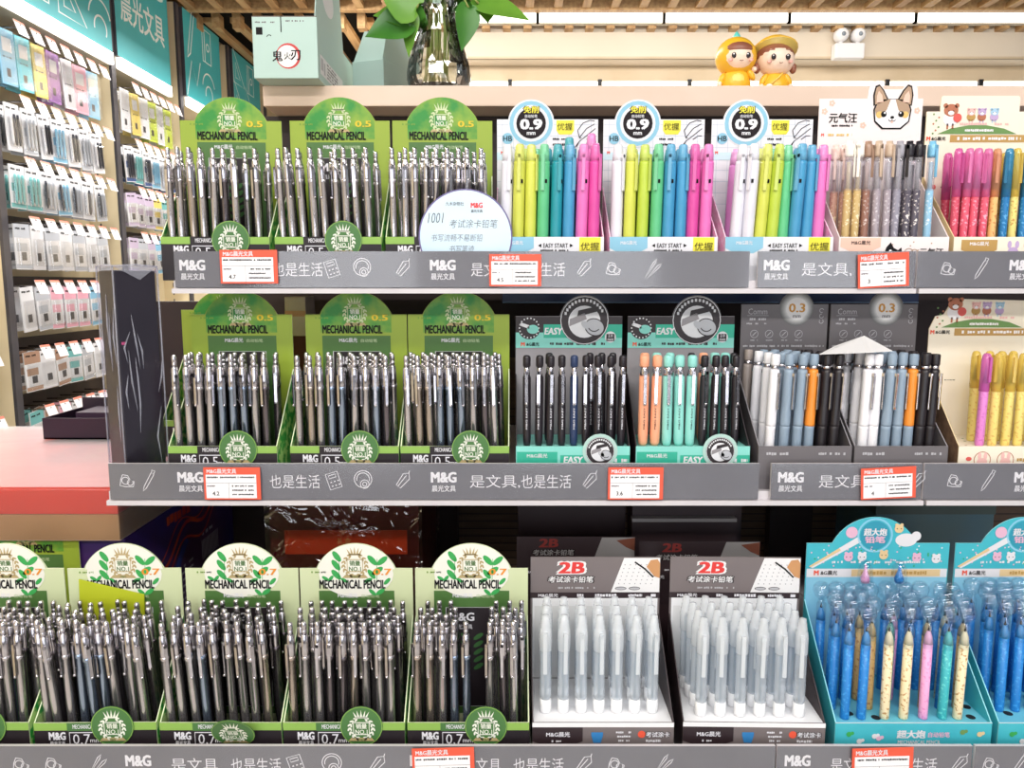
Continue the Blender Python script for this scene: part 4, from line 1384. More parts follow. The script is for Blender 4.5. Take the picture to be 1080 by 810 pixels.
def s_box(W):
    rt, tp = LIP + .1425, LIP + .170
    hp = header_arch(W, rt, -.004, .043, tp)

    def head(b, M):
        b.rect(-W / 2 + .001, W / 2 - .001, LIP, LIP + .108, S_sky, M, 1)
        b.rect(-W / 2 + .001, W / 2 - .001, LIP + .1065, LIP + .1155, S_white, M, 2)
        b.rect(-.026, W / 2 - .008, LIP + .1075, LIP + .1148, S_tan, M, 3)
        b.text('M', -.062, LIP + .1112, .0048, M_red, M, 3, bold=.06)
        b.text('&G晨光', -.049, LIP + .1112, .0048, M_ink, M, 3, width=.017, bold=.03)
        b.dashes(-.016, .055, LIP + .1112, .0042, K_tan, M, 4, .85, 4)
        b.ring(-.004, LIP + .151, .0172, .002, S_sky, M, 2)
        b.disc(-.004, LIP + .151, .0150, mat('sea_deep', (44, 150, 176), .45), M, 2)
        b.text('超大炮', -.004, LIP + .1545, .0075, S_white, M, 4, width=.023, bold=.05)
        b.text('铅笔', -.004, LIP + .1465, .0070, S_pink, M, 4, width=.020, bold=.05)
        b.poly([(-.070, LIP + .118), (-.066, LIP + .116), (-.018, LIP + .144), (-.022, LIP + .149)], S_white, M, 2)
        b.poly([(-.070, LIP + .118), (-.068, LIP + .117), (-.038, LIP + .135), (-.040, LIP + .1375)], S_tan, M, 3)
        b.disc(-.028, LIP + .154, .006, S_pink, M, 3)
        b.disc(.028, LIP + .146, .011, S_white, M, 2, rv=.007)
        b.disc(.038, LIP + .150, .005, S_white, M, 2)
        for u, v, m1 in ((-.016, .128, S_white), (.006, .130, S_tan), (.040, .127, S_pink), (.060, .126, S_white), (.020, .158, S_tan), (-.03, .128, S_pink)):
            b.disc(u, LIP + v, .0046, m1, M, 3)
            b.disc(u - .0026, LIP + v + .004, .0017, m1, M, 3)
            b.disc(u + .0026, LIP + v + .004, .0017, m1, M, 3)
            b.disc(u - .002, LIP + v, .0006, M_ink, M, 4, seg=6)
            b.disc(u + .002, LIP + v, .0006, M_ink, M, 4, seg=6)
        rr = random.Random(6)
        for k in range(60):
            u, v = rr.uniform(-.068, .068), rr.uniform(LIP + .118, LIP + .140)
            b.disc(u, v, .0009, [S_white, G_sprig, S_pink][k % 3], M, 2, seg=6)
        b.dashes(-.05, .05, LIP + .1225, .0028, S_white, M, 3, .6, 8)

    def front(b, M):
        b.rect(-W / 2, W / 2, LIP - .0006, LIP, S_white, M, 1)
        b.text('超大炮', -.002, .034, .0078, S_white, M, 2, width=.026, bold=.06)
        b.text('自动铅笔', .024, .0335, .0052, S_pink, M, 2, width=.020, bold=.03)
        b.text('MECHANICAL PENCIL', .006, .0262, .0036, S_white, M, 2, width=.040, bold=.02)
        for u, v, m1 in ((-.060, .034, G_sprig), (-.036, .032, S_white), (-.032, .030, S_pink), (.046, .036, K_green), (.062, .034, S_tan), (-.050, .027, S_white)):
            b.disc(u, v, .0026, m1, M, 2, seg=10)
            b.disc(u + .003, v + .001, .0018, m1, M, 2, seg=10)

    def plat(b):
        hole = mat('hole_dark', (22, 24, 30), .7)
        for hx, hy in ((-.0525, .0185), (.0605, .0125), (-.030, .0115), (.0665, .030)):
            if True:
                b.disc(hx, hy, .0042, hole, T(0, 0, LIP - .002), 1, rv=.0042, seg=14)

    return shell(W, .088, .128, S_teal, S_teal, S_sky, hp, S_teal, head, front, m_edge=mat('sea_edge', (150, 224, 232), .5), plat=LIP - .002, m_plat=mat('sea_floor', (110, 198, 220), .5), plat_draw=plat)


sb = s_box(.146)
place('S1', 'pencil_display_box', sb, 'blue display box of patterned pencils with clear bubble caps', 963, DBB, zB, .146, .088, 0, 'blue display boxes')
place('S2', 'pencil_display_box', sb, 'blue display box cut off by the frame edge, full of blue pencils', 1135, DBB, zB, .146, .088, 0, 'blue display boxes')
# ================================================================ PENS
PENS = {}


def metal_pencil(tone):
    """slim metal mechanical pencil, base at z=0.007 above the box floor"""
    k = 'metal' + tone
    if k in PENS:
        return PENS[k]
    c = {'silver': (226, 220, 222), 'blue-grey': (176, 192, 216), 'tan': (208, 194, 182), 'charcoal': (130, 122, 128)}[tone]
    c2 = tuple(int(x * 0.88) for x in c)
    mb = mat('barrel_' + tone, c, 0.22, 0.9, vary=c2, scale=60, stretch=(1, 1, .15))
    body = MB().lathe([(.0006, 0), (.0010, .004), (.0028, .013), (.0035, .020), (.0037, .034), (.0038, .036), (.0038, .100), (.0043, .1005), (.0043, .1035), (.0039, .104)], mb, None, 12)
    sl = MB().lathe([(.0039, .104), (.0041, .1045), (.0040, .114), (.0036, .122), (.0032, .1235), (.0028, .1245)], M_chrome, None, 12)
    cap = MB().lathe([(.0025, .1245), (.0025, .1285), (.0021, .129), (.0026, .1297), (.0026, .1345), (.0021, .1362), (.0008, .1366)], M_chrome, None, 12)
    cl = MB().box(-.0013, .0013, -.0060, -.0051, .084, .1165, M_chrome).box(-.0013, .0013, -.0060, -.0032, .1135, .1165, M_chrome).ball(.0015, M_chrome, T(0, -.0056, .0848), 8, 6)
    PENS[k] = [('barrel', body.mesh('barrel'), [('sleeve', sl.mesh('sleeve'))]), ('push_button', cap.mesh('push_button')), ('clip', cl.mesh('clip'))]
    return PENS[k]


def chunky_pencil(tone):
    k = 'chunky' + tone
    if k in PENS:
        return PENS[k]
    c = {'yellow': (206, 210, 84), 'lime': (184, 204, 70), 'green': (92, 188, 130), 'teal': (34, 144, 158), 'blue': (66, 148, 192), 'pink': (226, 112, 184), 'magenta': (214, 74, 156), 'white': (222, 220, 230), 'lilac': (214, 136, 198)}[tone]
    m = mat('chunky_' + tone, c, 0.3, vary=tuple(min(255, x + 8) for x in c), scale=20)
    m2 = mat('chunky_cap_' + tone, tuple(int(x * .80 + 245 * .20) for x in c), 0.2)
    body = MB().lathe([(.001, 0), (.004, .012), (.0060, .022), (.0063, .03), (.0063, .120), (.0060, .123)], m, None, 14)
    cap = MB().lathe([(.0056, .122), (.0056, .130), (.0050, .134), (.0046, .139), (.0036, .1405), (.0005, .141)], m2, None, 14)
    cl = MB().box(-.0020, .0020, -.0086, -.0072, .092, .130, m2, bev=.0006).box(-.0018, .0018, -.0086, -.004, .126, .130, m2)
    mk = MB().rect(-.0012, .0012, .100, .104, M_ink, T(.0033, -.0056, 0) @ RZ(.53) @ FRONT)
    PENS[k] = [('barrel', body.mesh('barrel'), [('printed_mark', mk.mesh('printed_mark'))]), ('cap', cap.mesh('cap')), ('clip', cl.mesh('clip'))]
    return PENS[k]


def clear_pen(tone, capc, ink, deco, cap_long=False):
    """gel pen: clear capped barrel over a coloured refill with a printed sleeve"""
    k = f'gel{tone}{cap_long}'
    if k in PENS:
        return PENS[k]
    mc = mat('gelcap_' + tone, capc, 0.25, vary=tuple(min(255, x + 14) for x in capc), scale=90)
    mi = mat('gelbody_' + tone, ink, 0.2, vary=deco, scale=260, hard=2)
    cf = clear('gel_clear', (236, 234, 240), .22, .06)
    if not cap_long:
        body = MB().lathe([(.001, 0), (.0040, .012), (.0041, .092), (.0037, .094)], mi, None, 10)
        tube = MB().lathe([(.0041, .092), (.0042, .120), (.0041, .128)], cf, None, 10)
        core = MB().lathe([(.0022, .092), (.0022, .122)], mat('gelcore_' + tone, tuple(int(x * .6 + 90) for x in ink), .4), None, 8)
        cap = MB().lathe([(.0046, .127), (.0047, .130), (.0047, .139), (.0042, .1405), (.0034, .141), (.0034, .1435), (.0005, .144)], mc, None, 10)
        cl = MB().box(-.0014, .0014, -.0064, -.0052, .106, .139, mc).box(-.0012, .0012, -.0064, -.003, .135, .139, mc)
        P = [('barrel', body.mesh('barrel'), [('refill', core.mesh('refill'))]), ('clear_tube', tube.mesh('clear_tube')), ('cap', cap.mesh('cap')), ('clip', cl.mesh('clip'))]
    else:
        z0 = .0
        body = MB().lathe([(.001, z0), (.0040, .006), (.0042, .05), (.0042, .088), (.0036, .094)], mi, None, 10)
        tip = MB().lathe([(.0028, .094), (.0026, .102), (.0012, .112), (.0004, .118)], mat('gelnib_' + tone, tuple(int(x * .45) for x in capc), .3), None, 8)
        cap = MB().lathe([(.0047, .086), (.0047, .128), (.0042, .133), (.0032, .136), (.0005, .1368)], clear('gelcap_film_' + tone, capc, .5, .1), None, 10)
        cl = MB().box(-.0014, .0014, -.0066, -.0052, .100, .131, clear('gelcap_film_' + tone, capc, .5, .1)).box(-.0012, .0012, -.0064, -.004, .128, .131, clear('gelcap_film_' + tone, capc, .5, .1))
        P = [('barrel', body.mesh('barrel'), [('nib', tip.mesh('nib'))]), ('cap', cap.mesh('cap')), ('clip', cl.mesh('clip'))]
    PENS[k] = P
    return P


def lead_holder(tone):
    """slim lead holder: coloured barrel, silver clip and collar, ridged button; stands on the platform"""
    k = 'holder' + tone
    if k in PENS:
        return PENS[k]
    c = {'black': (34, 28, 34), 'orange': (244, 168, 132), 'mint': (146, 216, 206), 'navy': (40, 56, 92)}[tone]
    m = mat('holder_' + tone, c, 0.32, vary=tuple(min(255, x + 8) for x in c), scale=30)
    wide = .0052 if tone in ('orange', 'mint') else .0042
    body = MB().lathe([(.0034, 0), (wide - .0004, .003), (wide, .010), (wide, .072), (wide - .0006, .0735)], m, None, 12)
    tx = MB().text('M&G EASY 2.0', .033, 0, .0016, M_print if tone in ('black', 'navy') else M_ink, T(0, -wide - .0001, 0) @ FRONT @ RZ(PI / 2), 1, width=.030)
    col = MB().lathe([(wide - .0010, .0735), (wide - .0008, .0765), (wide - .0014, .0800), (wide - .0014, .083)], M_chrome, None, 12)
    hd = MB().lathe([(wide - .0008, .083), (wide - .0002, .084), (wide - .0002, .0925), (wide - .0010, .0945), (wide - .0026, .0952), (.0002, .0953)], m, None, 12)
    cl = MB().box(-.0015, .0015, -wide - .0024, -wide - .0014, .044, .079, M_chrome).box(-.0014, .0014, -wide - .0024, -.002, .0755, .079, M_chrome).ball(.0017, M_chrome, T(0, -wide - .0016, .045), 8, 6)
    PENS[k] = [('barrel', body.mesh('barrel'), [('lettering', tx.mesh('lettering'))]), ('collar', col.mesh('collar')), ('push_button', hd.mesh('push_button')), ('clip', cl.mesh('clip'))]
    return PENS[k]


def click_pen(tone):
    k = 'click' + tone
    if k in PENS:
        return PENS[k]
    c = {'white': (238, 236, 240), 'blue-grey': (138, 156, 174), 'black': (32, 26, 30), 'orange': (238, 140, 46), 'taupe': (150, 138, 132)}[tone]
    g = (138, 156, 174) if tone == 'orange' else c
    m = mat('click_' + tone, c, 0.3, vary=tuple(min(255, x + 6) for x in c), scale=30)
    mg = mat('click_grip_' + tone, g, 0.45)
    bt = mat('click_blue-grey', (138, 156, 174), .3) if tone == 'orange' else m
    body = MB().lathe([(.0052, .062), (.0053, .064), (.0053, .118), (.0047, .1215)], m, None, 12)
    prof = [(.001, 0), (.0032, .012), (.0046, .020)]
    for q in range(10):
        prof += [(.0051, .024 + q * .0036), (.0049, .0262 + q * .0036)]
    grip = MB().lathe(prof + [(.0052, .062)], mg, None, 12)
    col = MB().lathe([(.0040, .1215), (.0040, .1255)], M_chrome, None, 12)
    bn = MB().lathe([(.0044, .1255), (.0047, .127), (.0047, .136), (.0041, .1375), (.0003, .1378)], bt, None, 12)
    cl = MB().box(-.0018, .0018, -.0078, -.0066, .080, .118, M_chrome, bev=.0004).box(-.0016, .0016, -.0076, -.004, .1145, .118, M_chrome)
    PENS[k] = [('barrel', body.mesh('barrel')), ('grip', grip.mesh('grip')), ('collar', col.mesh('collar')), ('push_button', bn.mesh('push_button')), ('clip', cl.mesh('clip'))]
    return PENS[k]


def clear_pencil():
    if 'clear' in PENS:
        return PENS['clear']
    cf = clear('clear_barrel', (234, 240, 246), .32, .06)
    cw = clear('clear_frost', (244, 247, 250), .46, .08)
    tip = mat('tip_white', (246, 246, 248), .35)
    body = MB().lathe([(.0052, .014), (.0054, .016), (.0054, .062), (.0050, .064)], cf, None, 14)
    base = MB().lathe([(.0044, 0), (.0054, .0008), (.0056, .006), (.0054, .014)], tip, None, 14)
    core = MB().lathe([(.0012, .014), (.0012, .075)], mat('lead_tube', (120, 150, 170), .3), None, 8)
    up = MB().lathe([(.0054, .062), (.0060, .063), (.0060, .079), (.0052, .084), (.0046, .0845), (.0046, .0885), (.0040, .089), (.0040, .0925), (.0034, .093), (.0034, .0965), (.0003, .0972)], cw, None, 14)
    cl = MB().box(-.0020, .0020, -.0094, -.0078, .042, .082, cw, bev=.0007).box(-.0018, .0018, -.0094, -.0045, .078, .082, cw)
    PENS['clear'] = [('barrel', body.mesh('barrel'), [('lead_tube', core.mesh('lead_tube'))]), ('tip', base.mesh('tip')), ('upper_barrel', up.mesh('upper_barrel')), ('clip', cl.mesh('clip'))]
    return PENS['clear']


def bubble_pencil(tone):
    k = 'bubble' + tone
    if k in PENS:
        return PENS[k]
    c, d = {'blue': ((36, 128, 206), (70, 160, 226)), 'cream': ((242, 224, 184), (196, 150, 92)), 'pink': ((240, 170, 214), (226, 140, 196)), 'teal': ((58, 178, 186), (110, 214, 210)), 'green': ((40, 158, 140), (80, 190, 160)), 'brown': ((206, 168, 108), (170, 120, 66))}[tone]
    m = mat('pattern_' + tone, c, .35, vary=d, scale=300, hard=2)
    cone = mat('cone_' + tone, tuple(min(255, int(x * .8 + 44)) for x in c), .4)
    body = MB().lathe([(.0040, 0), (.0043, .001), (.0043, .074)], m, None, 10)
    tip = MB().lathe([(.0043, .074), (.0034, .081), (.0014, .0865)], cone, None, 10)
    ld = MB().lathe([(.0012, .0865), (.0002, .091)], M_ink, None, 8)
    film = clear('bubble_clear', (236, 244, 250), .10, .04, glossy=True)
    cap = MB().lathe([(.0047, .070), (.0047, .090), (.0036, .093), (.003, .095)], film, None, 12)
    hd = MB().lathe([(.0028, .095), (.0066, .0985), (.0086, .1040), (.0080, .1085), (.0052, .1120), (.0002, .1130)], film, None, 14)
    hd.tube([(.0078 * math.cos(a * PI / 6), -.0015, .1045 + .0078 * math.sin(a * PI / 6)) for a in range(12)], .0009, film, None, 6, True)
    PENS[k] = [('barrel', body.mesh('barrel'), [('cone', tip.mesh('cone')), ('lead', ld.mesh('lead'))]), ('cap', cap.mesh('cap'), [('bubble', hd.mesh('bubble'))])]
    return PENS[k]


def stand(box, kindfn, cat, name, xs, y, z, tone, noun, place_words, group, lean=0.012, idx0=0, spin=True, dz=0.0, tilt=0.0):
    """One row of pens in a box. xs: local x of each (None = gap); tone: list; every pen its own label."""
    Mx, W, Dp, yaw = BOXES[box]
    n = 0
    for i, x in enumerate(xs):
        if x is None:
            continue
        tn = tone[i % len(tone)]
        lx = RND.uniform(-lean, lean)
        ly = RND.uniform(-lean, lean)
        p = Mx @ Vector((x, y, z + RND.uniform(-dz, dz)))
        lab = f'{tn} {noun}, {place_words[0]} row, {ORD[n]} from the left, {place_words[1]}'
        spawn(name, cat, kindfn(tn), p, lab, group, rot=(ly, lx + tilt, yaw + ((RND.uniform(-.9, .9) if spin is True else spin + RND.uniform(-.2, .2)) if spin else RND.uniform(-.25, .25))))
        n += 1


def spread(n, x0, x1, jit=0.0008, gaps=()):
    return [None if i in gaps else x0 + (x1 - x0) * i / (n - 1) + RND.uniform(-jit, jit) for i in range(n)]


def tones(seq):
    d = {'s': 'silver', 'b': 'blue-grey', 't': 'tan', 'c': 'charcoal'}
    return [d[c] for c in seq]


ROWW = ['front', 'second', 'third', 'back']
GB = {'T1': 'top green box nearest hanging goods', 'T2': 'green box below mint carton', 'T3': 'green box behind round sign',
      'M1': 'green box beside wrapped carton', 'M2': 'central green box, middle shelf', 'M3': 'green box beside EASY box',
      'B0': 'pale box at frame edge', 'B1': 'pale box with note', 'B2': 'pale box, tilted badge', 'B3': 'pale box beside sparsest one', 'B4': 'sparsest pale box'}
seqs = {'T1': ['sstsscsss', 'sscstsscs'], 'T2': ['sssssssss', 'scsststss'], 'T3': ['sssssssss', 'sccsscsss'],
        'M1': ['ssssbbbsc', 'scstsscsc', 'ssscsscss'], 'M2': ['stsbbssbc', 'ccsscsscs', 'sscsscsss'], 'M3': ['sttbbbscs', 'ccscsscsc', 'scsscsscs'],
        'B1': ['sssbbbsss', 'cscsscsscs', 'ccscsccsc', 'cscscscsc'], 'B2': ['sssbsssst', 'cscsscsscs', 'ccscsccsc', 'cscscscsc'], 'B3': ['tsscctsss', 'cscsscsscs', 'ccscsccsc', 'cscscscsc'],
        'B4': ['ttsbbbscs', 'cscsscsscs', 'ccscsccsc', 'cscscscsc'], 'B0': ['sbsss', 'csbcs', 'cscss', 'cscsc']}
gapsB4 = {0: (5,), 1: (3, 4, 5), 2: (2, 4, 5), 3: (3, 4, 5)}
for bx, rws in seqs.items():
    for r, sq in enumerate(rws):
        sq = sq[:9]
        y = .012 + r * (.0162 if bx[0] == 'B' else (.019 if bx[0] == 'M' else .026))
        off = .0028 if r % 2 else -.0022
        if bx == 'B0':
            xs = spread(5, .002 + off, .048 + off)
        else:
            xs = spread(9, -.0465 + off, .0455 + off, .0010, gapsB4.get(r, ()) if bx == 'B4' else ((7,) if bx == 'T1' and r == 0 else ()))
        stand(bx, metal_pencil, 'pencil', 'mechanical_pencil', xs, y, .0022, tones(sq), 'mechanical pencil', (ROWW[r], GB[bx]), 'mechanical pencils in the ' + GB[bx], dz=.0, lean=.010, tilt={'B1': -.06, 'B2': -.045, 'T2': -.04, 'M3': -.02, 'T1': -.01}.get(bx, 0))

EB = {'E0': '0.9 box beside round sign', 'E1': 'central 0.9 box', 'E2': '0.9 box beside dog box'}
es = {'E0': [['white', 'yellow', 'yellow', 'green', 'teal', 'blue', 'pink', 'magenta'], ['white', 'lime', 'green', 'teal', 'blue', 'pink', 'pink', 'lilac']],
      'E1': [['white', 'yellow', 'lime', 'green', 'blue', 'blue', 'magenta', 'pink'], ['white', 'yellow', 'green', 'teal', 'teal', 'blue', 'pink', 'pink']],
      'E2': [['white', 'white', 'yellow', 'lime', 'green', 'blue', 'blue', 'pink'], ['lilac', 'white', 'yellow', 'green', 'teal', 'blue', 'lilac', 'pink']]}
for bx, rws in es.items():
    for r, sq in enumerate(rws):
        x0, x1 = ((-.048, .046) if bx != 'E2' else (-.044, .044)) if r == 0 else (-.042, .0485)
        stand(bx, chunky_pencil, 'pencil', 'chunky_pencil', spread(8, x0, x1, .0006), .016 + .027 * r, .0022, sq, 'chunky pencil', (ROWW[r], EB[bx]), 'chunky pencils in the ' + EB[bx], spin=True, lean=.006, tilt=.05 if bx == 'E2' else .02)

Mx = BOXES['E0'][0]
spawn('chunky_pencil', 'pencil', chunky_pencil('pink'), Mx @ Vector((.0430, .0295, .0190)), 'pink chunky pencil leaning out above its neighbours between two 0.9 boxes', None, (0, .11, 1.3))
spawn('chunky_pencil', 'pencil', chunky_pencil('teal'), Mx @ Vector((.0235, .0295, .0120)), 'teal chunky pencil poking up behind pink ones in the 0.9 box', None, (0, .02, 2.2))

GT = {'blush': ((232, 206, 196), (206, 160, 140), (240, 216, 180)), 'cream': ((244, 236, 226), (206, 176, 120), (240, 226, 190)), 'brown': ((158, 126, 106), (150, 108, 94), (214, 196, 190)),
      'tan': ((196, 172, 150), (168, 156, 164), (214, 208, 214)), 'black': ((34, 30, 36), (92, 86, 98), (236, 226, 220)), 'grey': ((160, 156, 164), (150, 146, 160), (200, 196, 206)), 'blue': ((120, 184, 218), (150, 196, 224), (226, 236, 244)),
      'pink': ((240, 140, 200), (226, 92, 116), (246, 170, 190)), 'magenta': ((232, 116, 186), (214, 80, 104), (240, 150, 170)), 'orange': ((232, 170, 130), (236, 190, 120), (210, 140, 80)), 'deep-blue': ((70, 160, 206), (30, 120, 184), (90, 170, 220)),
      'yellow': ((240, 214, 110), (240, 220, 130), (206, 150, 70)), 'dark-brown': ((190, 150, 90), (112, 80, 60), (160, 124, 90)), 'lilac': ((232, 130, 212), (230, 140, 214), (200, 90, 180))}


def dog_pen(t):
    return clear_pen('d' + t, *GT[t])


def bear_pen(t):
    return clear_pen('b' + t, *GT[t], cap_long=True)


stand('DG', dog_pen, 'pen', 'gel_pen', [-.0465, -.037, -.026, -.0145, -.003, .0055, .018, .0265, .041], .014, .0022, ['cream', 'cream', 'brown', 'tan', 'tan', 'grey', 'black', 'black', 'blue'], 'clear gel pen', ('front', 'box with cartoon dog'), 'gel pens in the cartoon dog box')
stand('DG', dog_pen, 'pen', 'gel_pen', [-.051, -.041, -.031, -.019, -.006, .012, .0225, .032], .036, .0022, ['blush', 'blush', 'cream', 'brown', 'tan', 'black', 'black', 'black'], 'clear gel pen', ('second', 'box with cartoon dog'), 'gel pens in the cartoon dog box')
stand('BT', bear_pen, 'pen', 'gel_pen', [-.050, -.0405, -.031, -.020, -.0095, .0015, .0125, .0225, .034, .046], .016, .0022, ['magenta', 'pink', 'pink', 'pink', 'orange', 'deep-blue', 'yellow', 'deep-blue', 'deep-blue', 'dark-brown'], 'capped gel pen', ('front', 'upper box with cartoon animals'), 'gel pens in the upper cartoon animal box')
stand('BT', bear_pen, 'pen', 'gel_pen', [-.045, -.0355, -.0255, -.012, .004, .0155, .028, .040], .044, .0022, ['magenta', 'pink', 'magenta', 'pink', 'orange', 'yellow', 'deep-blue', 'dark-brown'], 'capped gel pen', ('second', 'upper box with cartoon animals'), 'gel pens in the upper cartoon animal box')


def low_pen(t):
    """the pens in the lower cream box stand on its raised floor, so only their upper length shows"""
    k = 'low' + t
    if k not in PENS:
        c, i, d = GT[t]
        mi = mat('lowbody_' + t, i, .3, vary=tuple(int(.55 * a + .45 * e) for a, e in zip(i, d)), scale=300, hard=2)
        film = clear('lowcap_' + t, c, .5, .1)
        body = MB().lathe([(.0038, 0), (.0044, .002), (.0044, .058), (.0036, .066)], mi, None, 10)
        nib = MB().lathe([(.0026, .066), (.0012, .080), (.0003, .086)], mat('lownib', (90, 70, 66), .4), None, 8)
        cap = MB().lathe([(.0049, .058), (.0049, .090), (.0040, .0955), (.0026, .0975), (.0003, .098)], film, None, 10)
        cl = MB().box(-.0014, .0014, -.0068, -.0054, .068, .094, film).box(-.0012, .0012, -.0066, -.004, .091, .094, film)
        PENS[k] = [('barrel', body.mesh('barrel'), [('nib', nib.mesh('nib'))]), ('cap', cap.mesh('cap')), ('clip', cl.mesh('clip'))]
    return PENS[k]


stand('BM', low_pen, 'pen', 'gel_pen', [-.0275, -.0145, -.0005, .0125, .026, .040], .016, LIP - .0028, ['lilac', 'yellow', 'yellow', 'yellow', 'yellow', 'yellow'], 'capped gel pen', ('front', 'lower box with cartoon bear'), 'gel pens in the lower cartoon bear box')
stand('BM', low_pen, 'pen', 'gel_pen', [-.0205, -.0075, .006, .019, .033, .047], .042, LIP - .0028, ['yellow'], 'capped gel pen', ('second', 'lower box with cartoon bear'), 'gel pens in the lower cartoon bear box')

stand('Z1', lead_holder, 'lead holder', 'lead_holder', [-.0475, -.035, -.0235, -.011, .0015, .014, .0265, .0395, .051], .013, LIP - .0018, ['black', 'black', 'black', 'black', 'navy', 'black', 'black', 'black', 'black'], 'lead holder', ('front', 'all-black EASY box'), 'lead holders in the first EASY box', spin=False)
stand('Z1', lead_holder, 'lead holder', 'lead_holder', [-.024, .021, .034, .0455], .040, LIP - .0018, ['black'], 'lead holder', ('second', 'all-black EASY box'), 'lead holders in the first EASY box', spin=False)
stand('Z2', lead_holder, 'lead holder', 'lead_holder', [-.050, -.0375, -.025, -.0125, -.001, .012, .0235, .035, .046], .013, LIP - .0018, ['orange', 'orange', 'mint', 'mint', 'mint', 'black', 'black', 'black', 'black'], 'lead holder', ('front', 'mixed EASY box'), 'lead holders in the second EASY box', spin=False)
stand('Z2', lead_holder, 'lead holder', 'lead_holder', [-.045, -.031, -.018, .0055, .018, .0295, .041, .051], .040, LIP - .0018, ['orange', 'mint', 'mint', 'black'], 'lead holder', ('second', 'mixed EASY box'), 'lead holders in the second EASY box', spin=False)
for bx, wd in (('C1', 'first dark grey 0.3 box'), ('C2', 'second dark grey 0.3 box')):
    for r in range(4):
        if bx == 'C1':
            xs = [x - .0045 * r + (.003 if r else 0) for x in (-.0285, -.0135, -.0005, .0125, .0255, .0375)]
            sq = ['white', 'blue-grey', 'blue-grey', 'orange', 'black', 'black']
        else:
            xs = [x - .0045 * r + (.003 if r else 0) for x in (-.031, -.0195, -.0075, .005, .017, .0285, .0395)]
            sq = ['white', 'white', 'blue-grey', 'blue-grey', 'orange', 'black', 'black'] if r < 2 else ['white', 'taupe', 'blue-grey', 'blue-grey', 'blue-grey', 'black', 'black']
        if r:
            sq = [{'white': 'white' if r < 3 else 'taupe'}.get(c, c) for c in sq]
        stand(bx, click_pen, 'pencil', 'click_pencil', [x - .006 for x in xs], .013 + .0175 * r, .0022, sq, 'click pencil', (ROWW[r], wd), 'click pencils in the ' + wd, spin=0.7, lean=.008, tilt=.055)

cp = lambda t: clear_pencil()
stand('W1', cp, 'pencil', 'clear_pencil', [-.053, -.036, -.019, -.002, .015, .032, .049], .020, LIP - .0006, ['clear'], 'plastic pencil', ('front', 'sparse 2B box'), 'clear pencils in the first 2B box', spin=False, lean=.012)
for r in (1, 2):
  stand('W1', cp, 'pencil', 'clear_pencil', [x + .0012 * r for x in (-.053, -.036, -.019, -.002, .015, .032, .049)], .020 + .021 * r, LIP - .0006, ['clear'], 'plastic pencil', (ROWW[r], 'sparse 2B box'), 'clear pencils in the first 2B box', spin=False, lean=.004)
for r in range(4):
    stand('W2', cp, 'pencil', 'clear_pencil', [x - .0016 * r for x in (-.047, -.0285, -.010, .0085, .027, .0455)], .014 + .0165 * r, LIP - .0006, ['clear'], 'plastic pencil', (ROWW[r], 'packed 2B box'), 'clear pencils in the packed 2B box', spin=False, lean=.008)

bx = 'S1'
stand(bx, bubble_pencil, 'pencil', 'bubble_cap_pencil', [-.060, -.0445, -.0225, -.0045, .014, .032, .0465, None, None], .011, LIP - .0018, ['blue', 'blue', 'cream', 'cream', 'pink', 'teal', 'cream'], 'bubble cap pencil', ('front', 'blue box'), 'bubble cap pencils in the blue box')
stand(bx, bubble_pencil, 'pencil', 'bubble_cap_pencil', [-.0655, -.052, None, -.030, -.013, .0045, .0225, .039, .0555], .028, LIP - .0018, ['blue', 'blue', 'blue', 'brown', 'green', 'blue', 'brown', 'blue', 'brown'], 'bubble cap pencil', ('second', 'blue box'), 'bubble cap pencils in the blue box')
stand(bx, bubble_pencil, 'pencil', 'bubble_cap_pencil', [-.061, -.047, -.034, None, -.002, .0135, None, .0475, .0615], .045, LIP - .0018, ['blue', 'blue', 'brown', 'blue', 'pink', 'blue', 'blue', 'cream', 'blue'], 'bubble cap pencil', ('third', 'blue box'), 'bubble cap pencils in the blue box')
stand(bx, bubble_pencil, 'pencil', 'bubble_cap_pencil', [-.064, -.050, -.036, -.018, .000, .018, .034, .050, .063], .064, LIP - .0018, ['blue'], 'bubble cap pencil', ('back', 'blue box'), 'bubble cap pencils in the blue box')
for r in range(4):
    stand('S2', bubble_pencil, 'pencil', 'bubble_cap_pencil', [-.062 + .0014 * r + k * .0155 - (.006 if r % 2 else 0) + .004 for k in range(4)], .024 + .017 * r if r else .024, LIP - .0018, ['blue', 'blue', 'blue', 'pink' if r == 1 else 'blue'], 'bubble cap pencil', (ROWW[r], 'blue box cut by frame'), 'bubble cap pencils in the cut off blue box')
# two loose bubble-capped pencils poking up behind the rest
for x, tn in ((-.020, 'pink'), (.014, 'blue')):
    Mx, W, Dp, yaw = BOXES['S1']
    me = clear('bubble_clear')
    t = thing('bubble_topper', f'{tn} pencil head in a clear bubble above the other pencils of the blue box', 'pencil', Mx @ Vector((x, .070, LIP + .108)), group='tall bubble toppers in the blue box')
    MB().lathe([(.0040, 0), (.0046, .004), (.0018, .012), (.0006, .019)], mat('pattern_' + tn, (0, 0, 0)), None, 10).build('pencil_tip', t)
    MB().lathe([(.0066, -.006), (.0078, .002), (.0066, .016), (.003, .023), (.0003, .024)], me, None, 12).build('bubble', t)
    MB().lathe([(.002, -.1095), (.002, 0)], clear('bubble_clear'), None, 8).build('stem', t)
